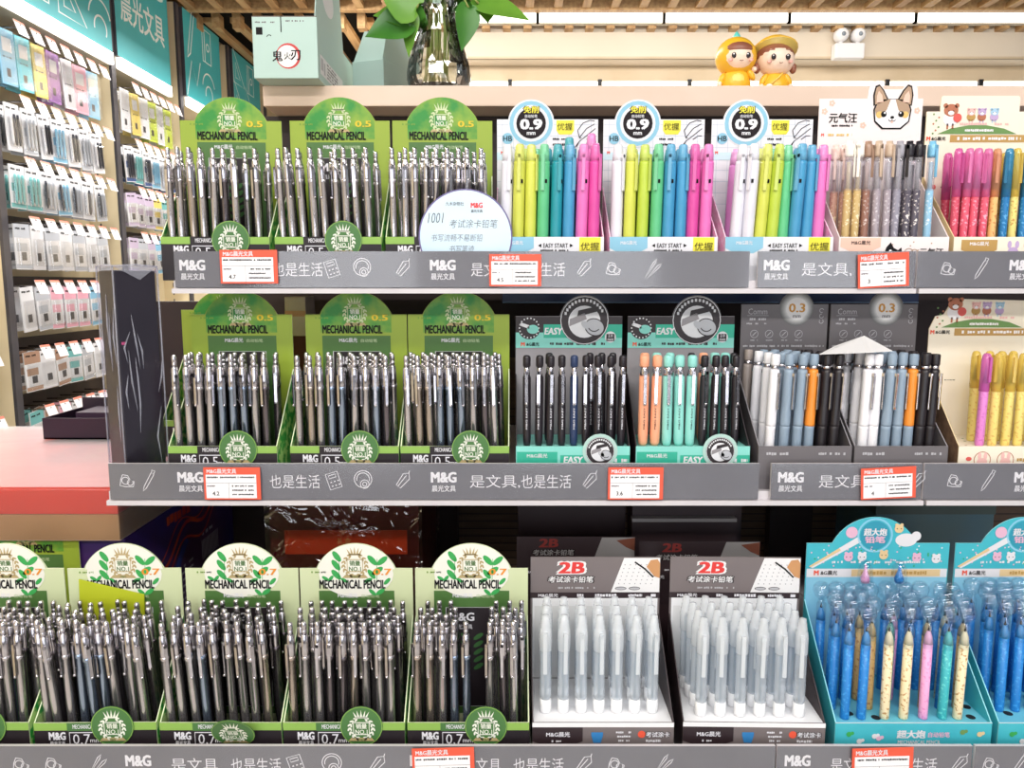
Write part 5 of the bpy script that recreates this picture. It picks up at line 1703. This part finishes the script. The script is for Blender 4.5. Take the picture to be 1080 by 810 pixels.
# ================================================================ OTHER THINGS ON AND AROUND THE SHELVES
# round hand-lettered sign
p = at(491, 290, DT + .0075)
t = thing('round_sign', 'round pale blue sign with handwritten Chinese in front of the pencils', 'sign', (p.x, DT + .0125, zT + .001))
c = at(491, 249.5, DT + .0075).z - zT - .001
r = .0495
M = FRONT
S_rim = mat('rim_purple', (112, 102, 150), .4)
S_face = mat('sign_blue', (206, 228, 244), .5, vary=(220, 238, 250), scale=9)
b = MB().slab(arc(0, c, r, -90 + math.degrees(math.acos(min(1, c / r))) * 1.0, 270 - math.degrees(math.acos(min(1, c / r))), 40), .002, S_rim, M)
b.build('rim', t)
b = MB().slab(arc(0, c, r - .0016, -88 + math.degrees(math.acos(min(1, c / r))), 268 - math.degrees(math.acos(min(1, c / r))), 40), .0004, S_face, T(0, -.0005, 0) @ M)
M2 = T(0, -.0005, 0) @ M
pen = mat('marker_ink', (60, 66, 78), .6)
b.text('九木杂物社', -.011, c + .034, .0042, M_ink, M2, 1, width=.019, bold=.0)
b.text('M&G', .012, c + .0325, .0052, W_red, M2, 1, width=.012, bold=.06)
b.text('晨光文具', .012, c + .0265, .003, M_ink, M2, 1, width=.012)
b.text('1001', -.031, c + .0195, .0105, pen, M2, 1, width=.0155, bold=-.008, shear=.15)
b.text('考试涂卡铅笔', .0085, c + .0135, .0088, pen, M2, 1, width=.050, bold=-.008, shear=.15)
b.text('书写流畅不易断铅', -.009, c - .001, .0074, pen, M2, 1, width=.054, bold=-.01, shear=.15)
b.text('书写笔迹', -.004, c - .0125, .0075, pen, M2, 1, width=.026, bold=-.01, shear=.15)
b.build('face', t)

# yellow-green note in front of one pale header
Mx, W, Dp, yaw = BOXES['B1']
q = Mx @ Vector((0, Dp - .0032, 0))
M_note = mat('note_yellow_green', (192, 202, 40), .5, vary=(186, 196, 36), scale=9)
d = q.y
pts = [at(82, 655, d), at(150, 655, d), at(152, 627, d), at(83, 611, d)]
o = pts[0]
pl = [(v.x - o.x, v.z - o.z) for v in pts]
hh = pl[0][1]
pl[0] = (pl[0][0], LIP + zB - o.z + .0)
pl[1] = (pl[1][0], LIP + zB - o.z + .0)
b = MB().slab(pl, .0008, M_note, T(0, 0, 0) @ FRONT)
x_ = b.build('blank_note')
x_.location = (o.x, d, o.z)
tag(x_, 'blank yellow-green note leaning on the second pale header card', 'note')

# loose white slip lying on the click pencils
b = MB()
Mx, W, Dp, yaw = BOXES['C2']
zz = .1415
n1 = [(-.085, .012, zz - .002), (-.035, .006, zz + .0005), (-.008, .016, zz + .001), (-.020, .055, zz + .014), (-.055, .045, zz + .004)]
n2 = [(x, y, z + .0006) for x, y, z in n1]
b.add([Mx @ Vector(v) for v in n1 + n2], [(4, 3, 2, 1, 0), (5, 6, 7, 8, 9)] + [(k, (k + 1) % 5, 5 + (k + 1) % 5, 5 + k) for k in range(5)], M_white)
tag(b.build('paper_slip'), 'small folded white paper slip lying on top of the click pencils', 'paper')

# tall carton in plastic wrap
zc = at(145, 281, .79).z
t = thing('wrapped_carton', 'tall dark carton in clear plastic wrap at the end of the middle shelf', 'carton', (at(145, 485, .80).x, .803, zM), rz=0.78)
h = zc - zM
MB().box(-.020, .020, -.024, .024, 0.0005, h - .004, mat('carton_plum', (52, 44, 54), .4, vary=(42, 34, 44), scale=14), bev=.001).build('carton', t)
w = MB()
film = clear('shrink_wrap', (230, 230, 240), .02, .16, bump=.2, scale=30, glossy=True, fres=.32)
haze = clear('wrap_crease', (216, 216, 228), .30, .2)
w.box(-.0215, .0215, -.0255, .0255, .001, h, film)
for x, y in ((-.0216, -.0256), (.0216, -.0256), (-.0216, .0256)):
    w.tube([(x, y, .004), (x * 1.02, y * 1.01, h * .5), (x, y, h)], .0009, haze, None, 6)
for a, c in (((-.0218, -.0258), (.0218, -.0258)), ((-.0218, -.0258), (-.0218, .0258))):
    w.tube([(*a, h), (a[0] * .5 + c[0] * .5, a[1] * .5 + c[1] * .5, h + .0015), (*c, h)], .0011, haze, None, 6)
rr = random.Random(12)
for k in range(9):
    x0, z0 = rr.uniform(-.019, .019), rr.uniform(.01, h * .8)
    L_ = rr.uniform(.03, .07)
    w.tube([(x0, -.0258, z0), (x0 + rr.uniform(-.004, .004), -.0262, z0 + L_ * .5), (x0 + rr.uniform(-.006, .006), -.0258, min(h, z0 + L_))], [.0002, .0011, .0002], haze, None, 5)
for k in range(5):
    y0, z0 = rr.uniform(-.022, .020), rr.uniform(.01, h * .75)
    w.tube([(-.0218, y0, z0), (-.0222, y0 + rr.uniform(-.004, .004), z0 + .03), (-.0218, y0, z0 + .06)], [.0002, .0010, .0002], haze, None, 5)
w.add([(-.0215, -.0258, h), (.004, -.0262, h * .94), (.0215, -.0258, h)], [(0, 1, 2)], haze)
w.add([(.0215, -.0255, .05), (.028, -.029, .02), (.030, -.027, .003), (.0215, -.0255, .003)], [(0, 1, 2, 3)], haze)
w.build('plastic_wrap', t)
MB().rect(-.017, -.013, .150, .153, mat('pink_speck', (226, 90, 140), .5), T(-.0003, -.0243, 0) @ FRONT, 1).build('sticker', t)

# carton stack beside the shelving: navy carton, red gift box, black tray
M_navyc = mat('carton_navy', (48, 42, 124), .35, vary=(74, 36, 88), scale=7)
xr = at(126, 560, .80).x
zb1 = at(126, 571, .80).z
zr1 = at(126, 517, .80).z
zr0 = at(126, 543, .80).z
t = thing('navy_carton', 'navy and purple printed carton with orange swoosh under the red gift box', 'carton', (xr, .809, zB))
b = MB().box(-.36, 0, 0, .32, .0, zb1 - zB, M_navyc, bev=.0015)
b.build('body', t)
b = MB()
Ms = T(.0003, 0, 0) @ RIGHT
H = zb1 - zB
sw = mat('swoosh_orange', (214, 84, 50), .4, vary=(180, 50, 60), scale=30)
for q, (wd_, off) in enumerate(((.005, 0), (.003, -.018), (.002, .012))):
    b.line([(k * .012, min(H * .97, H * (.55 + .13 * (k * .012) / .1 + .07 * math.sin(k * .62 + q * .4)) + off)) for k in range(22)], wd_, sw, Ms, 1 + q)
b.line([(k * .012, H * (.42 + .12 * math.sin(k * .5 + 1)) + k * .002) for k in range(14)], .012, mat('swoosh_blue', (50, 80, 180), .4, vary=(34, 44, 120), scale=30), Ms, 1)
b.disc(.10, H * .50, .010, sw, Ms, 4)
b.dashes(.10, .17, H * .92, .014, sw, Ms, 4, .9, 3)
g = mat('barcode_white', (190, 190, 200), .5)
for k in range(14):
    b.rect(.20 + k * .0042, .202 + k * .0042, H * .42, H * .58, g, Ms, 1)
b.dashes(.20, .24, H * .63, .006, g, Ms, 1)
for k in range(6):
    b.dashes(.12, .17, H * (.5 - .05 * k), .004, g, Ms, 1, .8, k)
b.build('printed_side', t)
t = thing('gift_box', 'red and gold gift box in shiny film on the navy carton', 'gift box', (xr, .80, zb1 + .0004))
h0, h1 = zr0 - zb1, zr1 - zb1
M_gold = mat('box_gold', (190, 150, 92), .4, vary=(180, 138, 82), scale=8)
M_boxred = mat('box_red', (222, 66, 34), .35, vary=(212, 58, 30), scale=8)
MB().box(-.36, 0, 0, .35, 0, h0, M_gold, bev=.001).build('base', t)
b = MB().box(-.36, -.0003, .0002, .35, h0 + .0002, h1, M_boxred, bev=.001)
Mt = T(0, 0, h1 + .0002)
b.rect(-.17, -.02, .13, .30, mat('box_red_dark', (196, 40, 30), .35), Mt, 1)
for u, v in ((-.10, .27), (-.12, .20), (-.07, .20), (-.11, .16)):
    b.text('礼', u, v, .02, mat('gold_print', (214, 160, 90), .4), Mt, 2)
b.build('lid', t)
MB().box(-.363, .0012, -.0015, .352, .001, h1 + .0035, clear('gift_film', (250, 244, 248), .0, .22, bump=.10, scale=9, fres=1.5)).build('clear_film', t)  # milky white in the film colour stands in for its pale reflection
pt = at(55, 459, 1.07)
t = thing('cardboard_tray', 'open black cardboard tray standing on the red gift box', 'tray', (pt.x, 1.05, zb1 + .0004 + h1 + .0045))
wd = at(127, 459, 1.05).x - pt.x + .03
hd = at(55, 437, 1.05).z - at(55, 459, 1.05).z
M_tray = mat('tray_plum', (44, 24, 46), .5, vary=(38, 20, 40), scale=12)
b = MB()
b.box(0, wd, 0, .10, 0, .002, M_tray)
b.box(0, wd, 0, .002, 0, hd, M_tray)
b.build('tray', t)
MB().box(0, .002, .002, .10, .002, hd, M_tray).build('side_panel', t)
MB().box(wd - .002, wd, .002, .10, .002, hd, M_tray).build('side_panel', t)
MB().box(.002, wd - .002, .098, .10, .002, hd * 1.5, M_tray).build('back_panel', t)
MB().box(.03, wd - .02, .03, .09, .002, hd * 1.1, mat('tray_insert', (60, 40, 60), .4)).build('insert', t)

# dark red wrapped box behind the pale boxes
p0, p1 = at(282, 593, .86), at(446, 593, .86)
t = thing('wrapped_gift_box', 'dark red gift box with orange band in crinkled clear wrap under the middle shelf', 'gift box', ((p0.x + p1.x) / 2, .86, zB))
w = (p1.x - p0.x) / 2
zt = at(360, 528, .86).z - zB
za, zb_ = at(360, 584, .86).z - zB, at(360, 559, .86).z - zB
MB().box(-w + .004, w - .004, 0, .20, 0, zt, mat('box_maroon', (92, 28, 24), .35, vary=(76, 20, 22), scale=9), bev=.001).build('body', t)
b = MB().box(-w + .022, w - .018, -.0016, .003, za, zb_, mat('band_orange', (212, 72, 36), .35))
b.text('礼盒', 0, za + (zb_ - za) * .55, .008, mat('gold_print', (214, 160, 90), .4), T(0, -.0016, 0) @ FRONT, 1)
b.build('band', t)
MB().box(-w, w, -.004, .203, .001, zt + .004, clear('gift_wrap_film', (240, 220, 214), .20, .1, bump=1.0, scale=26, glossy=True)).build('plastic_wrap', t)

# glossy green carton behind the blue boxes
p0, p1 = at(922, 575, .97), at(1046, 575, .97)
zt = at(980, 533, .97).z - zB
t = thing('green_carton', 'glossy dark green carton standing behind the blue boxes', 'carton', ((p0.x + p1.x) / 2, .97, zB))
w = (p1.x - p0.x) / 2
MB().box(-w, w, 0, .12, 0, zt, mat('carton_green', (86, 108, 98), .3, vary=(70, 110, 130), scale=6), bev=.001).build('body', t)
b = MB().box(-w - .001, w + .001, -.001, .121, zt - .012, zt + .001, mat('carton_lid', (70, 86, 82), .3))
b.build('lid', t)
# pale box added where a bright gap shows through the back
p0, p1 = at(301, 343, 1.06), at(323, 343, 1.06)
t = thing('small_carton', 'small pale carton deep on the middle shelf between green boxes', 'carton', ((p0.x + p1.x) / 2, 1.06, zM))
w = (p1.x - p0.x) / 2
zt = at(310, 313, 1.06).z - zM
MB().box(-w, w, 0, .05, 0, zt, mat('carton_pale', (226, 214, 206), .5, vary=(214, 200, 190), scale=16), bev=.001).build('body', t)
MB().rect(-w, w, zt * .86, zt * .9, mat('carton_stripe', (230, 180, 150), .5), FRONT, 1).rect(-w, w, 0, zt * .72, mat('carton_wine', (84, 26, 30), .5), FRONT, 1).build('printed_front', t)

# ------------------------------------------------ on the top board
# mint carton with carry handle
c0, c1, c2 = at(268, 84, 1.065), at(336, 86, 1.065), at(268, 17, 1.065)
w, h = c1.x - c0.x, c2.z - ZD
t = thing('mint_carton', 'mint green carry carton with round red and white emblem on the top board', 'carton', (c0.x, 1.065, ZD + .0003))
M_mint = mat('carton_mint', (182, 208, 200), .5, vary=(188, 213, 205), scale=9)
dp = .25
MB().box(0, w, 0, dp, 0, h, M_mint, bev=.0008).build('body', t)
b = MB()
M = T(0, 0, 0) @ FRONT
uc, vc = w * .545, h * .36
b.disc(uc, vc, .0165, mat('emblem_red', (204, 60, 60), .5), M, 1)
b.disc(uc - .0012, vc - .0004, .0142, M_white, M, 2)
b.text('鬼', uc - .0145, vc, .0135, M_ink, M, 3, bold=.02)
b.text('火', uc - .001, vc, .0095, M_ink, M, 3, bold=.01)
b.text('刃', uc + .010, vc + .001, .0125, M_ink, M, 3, bold=.02)
b.dashes(w * .05, w * .35, h * .90, .0022, C_grey, M, 1, .8, 3)
b.dashes(w * .52, w * .80, h * .92, .0022, C_grey, M, 1, .8, 4)
b.rect(w * .06, w * .16, h * .70, h * .82, M_ink, M, 1)
b.ring(w * .26, h * .66, .003, .001, M_ink, M, 1, a0=.5, a1=3)
b.rect(w * .44, w * .455, h * .74, h * .995, M_dark, M, 1)
b.rect(w * .0, w, h * .985, h * .999, mat('carton_fold', (120, 104, 96), .6), M, 1)
b.build('printed_front', t)
b = MB()
Ms = T(w, 0, 0) @ RIGHT
b.rect(.012, .150, h * .12, h * .44, M_white, Ms, 1)
for k in range(5):
    b.dashes(.050, .115, h * (.39 - .055 * k), .003, C_grey, Ms, 2, .8, k)
b.dashes(.016, .040, h * .28, .02, C_lite, Ms, 2, .8, 9)
b.build('printed_side', t)
# gable handle: two sloping panels with an oval slot
b = MB()
gw = .052
pts = [(0, 0), (dp * .68, 0), (dp * .60, .085), (dp * .10, .085)]
Mg = T(w * .98, 0, h) @ RIGHT @ RX(0.0)
b.slab(pts, .0012, M_mint, Mg)
b.disc(dp * .30, .045, .034, M_white, Mg, 1, rv=.022)
b.build('handle', t)
pb0, pb1 = at(374, 90, 1.14), at(402, 90, 1.14)
t = thing('mint_carton', 'smaller pale mint carton just behind the emblem carton', 'carton', (pb0.x - .022, 1.235, ZD + .0003), rz=-.35)
MB().box(0, .055, 0, .10, 0, .068, M_mint, bev=.0008).build('body', t)
b = MB()
b.slab([(0, 0), (.10, 0), (.085, .055), (.02, .06)], .001, M_mint, T(.054, 0, .068) @ RIGHT)
b.slab([(0, 0), (.055, 0), (.050, .048), (.012, .052)], .001, M_mint, T(0, .004, .068) @ RZ(.0) @ FRONT @ RX(-.3))
b.build('flap', t)

# glass vase with pothos
pv = at(463, 92, 1.155)
t = thing('potted_pothos', 'cut glass vase of water with green pothos leaves on the top board', 'plant', (pv.x, 1.155, ZD + .0003))
glass = clear('vase_clear', (252, 255, 253), .06, .03, glossy=True, fres=0.9)
prof = [(.030, 0), (.042, .006), (.0465, .020), (.0455, .036), (.040, .056), (.032, .082), (.0265, .104), (.0255, .118), (.029, .135), (.034, .146)]
inn = [(.0315, .146), (.0265, .135), (.0232, .118), (.0242, .104), (.0295, .082), (.0375, .056), (.0425, .036), (.0435, .020), (.0385, .009), (.001, .006)]
b = MB()
# cut facets: a twelve-sided body twisted ring by ring
vs, fs = [], []
seg = 26
fine = []
for (ra, za_), (rb, zb2) in zip(prof, prof[1:]):
    fine += [(ra, za_), ((ra + rb) / 2 + .0006, (za_ + zb2) / 2)]
prof = fine + [prof[-1]]
full = [(.001, 0.0)] + prof
for i, (r_, z) in enumerate(full):
    for k in range(seg):
        a = 2 * PI * (k + (.5 if i % 2 else 0)) / seg
        vs.append((r_ * math.cos(a), r_ * math.sin(a), z))
for i in range(len(full) - 1):
    for k in range(seg):
        k2 = (k + 1) % seg
        A, B_, C_, D_ = i * seg + k, i * seg + k2, (i + 1) * seg + k, (i + 1) * seg + k2
        if i % 2:
            fs += [(A, B_, D_), (A, D_, C_)]
        else:
            fs += [(A, B_, C_), (B_, D_, C_)]
b.add(vs, fs, glass)
n0 = (len(full) - 1) * seg
vs, fs = [], []
for i, (r_, z) in enumerate([prof[-1]] + inn):
    for k in range(seg):
        a = 2 * PI * (k + (.5 if (len(full) - 1) % 2 else 0)) / seg
        vs.append((r_ * math.cos(a), r_ * math.sin(a), z))
for i in range(len(inn)):
    for k in range(seg):
        k2 = (k + 1) % seg
        fs.append((i * seg + k, i * seg + k2, (i + 1) * seg + k2, (i + 1) * seg + k))
b.add(vs, fs, glass)
b.build('vase', t)
M_stem = mat('stem_green', (150, 172, 84), .5, vary=(168, 158, 96), scale=60)
M_leaf = mat('pothos_leaf', (72, 130, 44), .35, vary=(52, 110, 38), scale=14)
M_leafl = mat('pothos_leaf_young', (110, 158, 56), .35, vary=(86, 140, 46), scale=14)
M_root = mat('root_brown', (164, 148, 96), .7, vary=(190, 178, 122), scale=90)
b = MB()
rr = random.Random(9)
for k in range(20):
    a, q = rr.uniform(0, 2 * PI), rr.uniform(.005, .034)
    b.tube([(q * math.cos(a), q * math.sin(a), .008 + rr.uniform(0, .008)), (q * .8 * math.cos(a + .4), q * .8 * math.sin(a + .4), .03 + rr.uniform(-.01, .014)), (q * .4 * math.cos(a + .7), q * .4 * math.sin(a + .7), .06)], .0011, M_root, None, 5)
b.build('roots', t)


def leaf_mesh(b, base, tipv, width, nrm, m, sag=.15):
    """heart-shaped leaf from its base to its tip, folded along the midrib"""
    base, tipv, nrm = Vector(base), Vector(tipv), Vector(nrm).normalized()
    ax = tipv - base
    L = ax.length
    ax.normalize()
    sd = ax.cross(nrm).normalized()
    nrm = sd.cross(ax).normalized()
    prof_ = [(-.10, .30), (-.06, .62), (.06, .86), (.2, 1.0), (.38, .92), (.56, .72), (.74, .45), (.88, .2), (1.0, .0)]
    vs, fs = [], []
    for s_, w_ in prof_:
        c_ = base + ax * L * max(s_, 0) - nrm * sag * L * s_ * s_
        ce = base + ax * L * s_ - nrm * sag * L * s_ * s_
        vs += [ce + sd * w_ * width + nrm * .14 * w_ * width, c_ + sd * w_ * width * .5 + nrm * .02 * width, c_, c_ - sd * w_ * width * .5 + nrm * .02 * width, ce - sd * w_ * width + nrm * .14 * w_ * width]
    for i in range(len(prof_) - 1):
        for k in range(4):
            fs.append((i * 5 + k, i * 5 + k + 1, i * 5 + 6 + k, i * 5 + 5 + k))
    b.add(vs, fs, m, None, True)


yv = 1.155
lv = lambda px, py, dy=0: (lambda q: (q.x - pv.x, dy, q.z - ZD))(at(px, py, yv + dy))
leaves = [((432, 22), (384, 34), .030, (.2, -1, .5), 0, -.02), ((440, 8), (400, -14), .034, (-.2, -1, .3), 1, -.03), ((436, 20), (428, 58), .014, (-.5, -1, .2), 1, -.02),
          ((430, 18), (394, 12), .026, (.3, -1, .7), 1, -.005), ((494, 8), (489, 52), .019, (.5, -1, .2), 0, -.03), ((505, 4), (560, 14), .028, (.1, -1, .9), 1, -.01),
          ((498, 2), (520, -40), .034, (.2, -1, .4), 0, .01), ((470, -4), (455, -60), .036, (0, -1, .4), 1, -.01), ((480, 2), (545, -22), .030, (.2, -1, .6), 0, .02), ((446, 4), (418, -46), .036, (-.1, -1, .4), 0, .01),
          ((508, 2), (516, 22), .022, (.6, -1, .3), 1, .01), ((438, 26), (442, 4), .022, (-.2, -1, .3), 0, -.012)]
b2 = MB()
for i, (a_, c_, wd_, nr, kind, dy) in enumerate(leaves):
    A, C = lv(*a_, dy), lv(*c_, dy - .012)
    lb = MB()
    leaf_mesh(lb, A, C, wd_, nr, (M_leaf, M_leafl)[kind])
    lb.build('leaf', t)
    k = rr.uniform(-.012, .012)
    b2.tube([(k, k * .5, .03), (k * 1.3, .004, .09), (k * .8, .0, .138), ((A[0] * .6), dy * .5, max(.148, A[2] * .9 + .03)), A], .0014, M_stem, None, 6)
for k in range(4):
    a = rr.uniform(0, 2 * PI)
    b2.tube([(.022 * math.cos(a), .022 * math.sin(a), .02), (.014 * math.cos(a + .3), .014 * math.sin(a + .3), .08), (.012 * math.cos(a + .6), .012 * math.sin(a + .6), .142)], .0022, M_stem, None, 6)
b2.build('stem', t)

# two small figurines in yellow
F_yel = mat('figure_yellow', (238, 186, 50), .35, vary=(230, 176, 44), scale=30)
F_lite = mat('figure_light', (250, 214, 110), .35)
F_skin = mat('figure_skin', (250, 222, 200), .35)
F_hair = mat('figure_hair', (150, 92, 70), .4, vary=(136, 82, 62), scale=60)
F_teal = mat('figure_teal', (96, 196, 186), .35)
F_blush = mat('figure_blush', (244, 180, 166), .4)
F_ink = mat('figure_eye', (36, 26, 28), .2)


def eyes(t, zc, y, dx, r_):
    for sx in (-1, 1):
        e = MB().ball(r_, F_ink, T(sx * dx, y, zc) @ Matrix.Diagonal((1, .4, 1.15, 1)), 10, 6).build('eye', t)
        MB().ball(r_ * .32, M_white, T(sx * dx - r_ * .25, y - r_ * .42, zc + r_ * .4) @ Matrix.Diagonal((1, .4, 1, 1)), 8, 5).build('eye_glint', e)


p = at(775, 93, 1.16)
sc = (at(775, 37, 1.16).z - ZD) / .066
t = thing('hooded_figurine', 'small child figurine in a yellow hooded suit with teal spike', 'figurine', (p.x, 1.16, ZD + .0003))
t.scale = (sc, sc, sc)
b = MB().lathe([(.010, 0), (.0165, .003), (.0175, .012), (.0150, .022), (.010, .028)], F_yel, Matrix.Diagonal((1, .85, 1, 1)), 18)
b.ball(.0065, F_yel, T(-.010, -.009, .004) @ Matrix.Diagonal((1, 1.2, .8, 1)), 12, 8).ball(.0065, F_yel, T(.010, -.009, .004) @ Matrix.Diagonal((1, 1.2, .8, 1)), 12, 8)
b.ball(.0045, F_yel, T(-.0165, -.004, .017) @ RY(.5) @ Matrix.Diagonal((.8, .9, 1.7, 1)), 12, 8).ball(.0045, F_yel, T(.0155, -.007, .021) @ RY(-.6) @ Matrix.Diagonal((.8, .9, 1.6, 1)), 12, 8)
b.build('body', t)
MB().ball(.0105, F_lite, T(0, -.0085, .0135) @ Matrix.Diagonal((.95, .6, 1.05, 1)), 14, 8).build('belly', t)
MB().ball(.0030, F_skin, T(.0185, -.009, .0265), 10, 6).build('hand', t)
MB().ball(.0030, F_skin, T(-.0195, -.006, .0115), 10, 6).build('hand', t)
MB().ball(.0230, F_yel, T(0, 0, .0415) @ Matrix.Diagonal((1, .9, .95, 1)), 20, 12).build('hood', t)
MB().ball(.0182, F_skin, T(0, -.0068, .0395) @ Matrix.Diagonal((1, .85, .85, 1)), 18, 10).build('face', t)
MB().ball(.0172, F_hair, T(0, -.0060, .0462) @ Matrix.Diagonal((1.03, .93, .62, 1)), 18, 10).build('hair', t)
MB().lathe([(.005, 0), (.0042, .003), (.0015, .007), (.0002, .0085)], F_teal, T(0, 0, .0615), 12).build('spike', t)
MB().ball(.0058, F_teal, T(-.0175, .002, .006) @ Matrix.Diagonal((.6, 1, 1.1, 1)), 12, 8).build('tail', t)
eyes(t, .0385, -.0205, .0078, .0028)
MB().tube([(-.002, -.0228, .0325), (0, -.0231, .0318), (.002, -.0228, .0325)], .0004, F_hair, None, 6).build('mouth', t)
for sx in (-1, 1):
    MB().ball(.0026, F_blush, T(sx * .0115, -.0195, .0338) @ Matrix.Diagonal((1, .3, .7, 1)), 10, 6).build('cheek', t)

p = at(816, 93, 1.16)
sc = (at(816, 41, 1.16).z - ZD) / .062
t = thing('hat_figurine', 'small child figurine in a round yellow hat and yellow dress', 'figurine', (p.x, 1.16, ZD + .0003))
t.scale = (sc, sc, sc)
b = MB().lathe([(.016, 0), (.0175, .002), (.0165, .010), (.012, .022), (.007, .027)], F_yel, Matrix.Diagonal((1, .85, 1, 1)), 18)
b.ball(.0045, F_yel, T(-.0135, -.005, .016) @ RY(.55) @ Matrix.Diagonal((.85, .9, 1.8, 1)), 12, 8).ball(.0045, F_yel, T(.0135, -.005, .016) @ RY(-.55) @ Matrix.Diagonal((.85, .9, 1.8, 1)), 12, 8)
b.build('body', t)
MB().tube([(.008, -.0085, .025), (.001, -.0135, .017), (-.008, -.0145, .009)], .0008, F_lite, None, 6).build('strap', t)
MB().ball(.0042, M_white, T(-.0095, -.0135, .006) @ Matrix.Diagonal((1, .7, .9, 1)), 12, 8).build('bag', t)
for sx in (-1, 1):
    MB().ball(.0028, F_skin, T(sx * .0165, -.007, .0085), 10, 6).build('hand', t)
MB().ball(.0205, F_skin, T(0, -.002, .0375) @ Matrix.Diagonal((1.02, .9, .86, 1)), 20, 12).build('face', t)
b = MB().ball(.0205, F_hair, T(0, .001, .0415) @ Matrix.Diagonal((1.06, .98, .72, 1)), 20, 12)
b.build('hair', t)
for sx in (-1, 1):
    MB().ball(.005, F_hair, T(sx * .0205, -.001, .0295) @ Matrix.Diagonal((.8, .8, 1.2, 1)), 12, 8).build('pigtail', t)
b = MB().lathe([(.0262, .0475), (.0268, .0485), (.0225, .0505), (.0195, .0560), (.013, .0605), (.0003, .0622)], F_yel, T(0, .006, .001) @ T(0, 0, .048) @ RX(-.40) @ T(0, 0, -.048), 22)
b.lathe([(.0003, .0470), (.0262, .0475)], F_lite, T(0, .006, .001) @ T(0, 0, .048) @ RX(-.40) @ T(0, 0, -.048), 22)
b.build('hat', t)
eyes(t, .0370, -.0200, .0080, .0028)
MB().tube([(-.002, -.0213, .0305), (0, -.0214, .0297), (.002, -.0213, .0305)], .0004, F_hair, None, 6).build('mouth', t)
for sx in (-1, 1):
    MB().ball(.0026, F_blush, T(sx * .0118, -.0178, .0325) @ Matrix.Diagonal((1, .3, .7, 1)), 10, 6).build('cheek', t)

# ================================================================ LIGHT
w = bpy.data.worlds.new('shop_light')
SC.world = w
w.use_nodes = True
bg = w.node_tree.nodes['Background']
bg.inputs['Color'].default_value = (0.90, 0.95, 1.0, 1)
bg.inputs['Strength'].default_value = 0.42


def area(name, loc, rot, sx, sy, power, color=(1, .97, .93)):
    l = bpy.data.lights.new(name, 'AREA')
    l.shape = 'RECTANGLE'
    l.size, l.size_y, l.energy, l.color = sx, sy, power, color
    o = bpy.data.objects.new(name, l)
    COL.objects.link(o)
    o.location, o.rotation_euler = loc, rot
    return o


# unseen rear wall: glowing panels between dark ones, added for streaks in the metal
M_glow = mat('window_daylight', (255, 255, 255), .3, emit=((236, 244, 255), 3.0))
M_rear = mat('rear_panel', (58, 46, 42), .6, vary=(48, 38, 36), scale=5)
b = MB()
xs = [-2.05, -1.5, -.55, -.05, .85, 1.35, 2.30, 3.4]
for k in range(0, len(xs) - 1, 2):
    b.box(xs[k], xs[k + 1], -2.9, -2.8, 0, CEIL + .1, M_rear)
for k in range(1, len(xs) - 1, 2):
    b.box(xs[k], xs[k + 1], -2.9, -2.8, 0, .35, M_rear).box(xs[k], xs[k + 1], -2.9, -2.8, 2.5, CEIL + .1, M_rear)
tag(b.build('wall_rear'), 'dark shopfront wall behind the viewer, with tall windows', 'wall', kind='structure')
for k, q in enumerate(range(1, len(xs) - 1, 2)):
    o = MB().box(xs[q], xs[q + 1], -2.87, -2.86, .35, 2.5, M_glow).build(f'window_{k + 1}')
    tag(o, f'tall daylight window of the shopfront behind the viewer, {ORD[k]} from the left', 'window', kind='structure')
area('aisle_light', (0.1, -.25, CEIL - .05), (math.radians(18), 0, 0), 3.0, .18, 42)
area('aisle_light', (0.1, -1.7, CEIL - .05), (math.radians(30), 0, 0), 3.4, .18, 60)
area('aisle_light', (-1.2, 3.2, CEIL - .08), (0, math.radians(-25), 0), .25, 3.6, 135)
area('aisle_light', (1.2, 3.4, CEIL - .08), (math.radians(25), 0, 0), 3.0, .25, 42)
SC.cycles.use_denoising = True
SC.cycles.max_bounces = 10
SC.cycles.transparent_max_bounces = 32
SC.cycles.caustics_reflective = False
SC.cycles.caustics_refractive = False
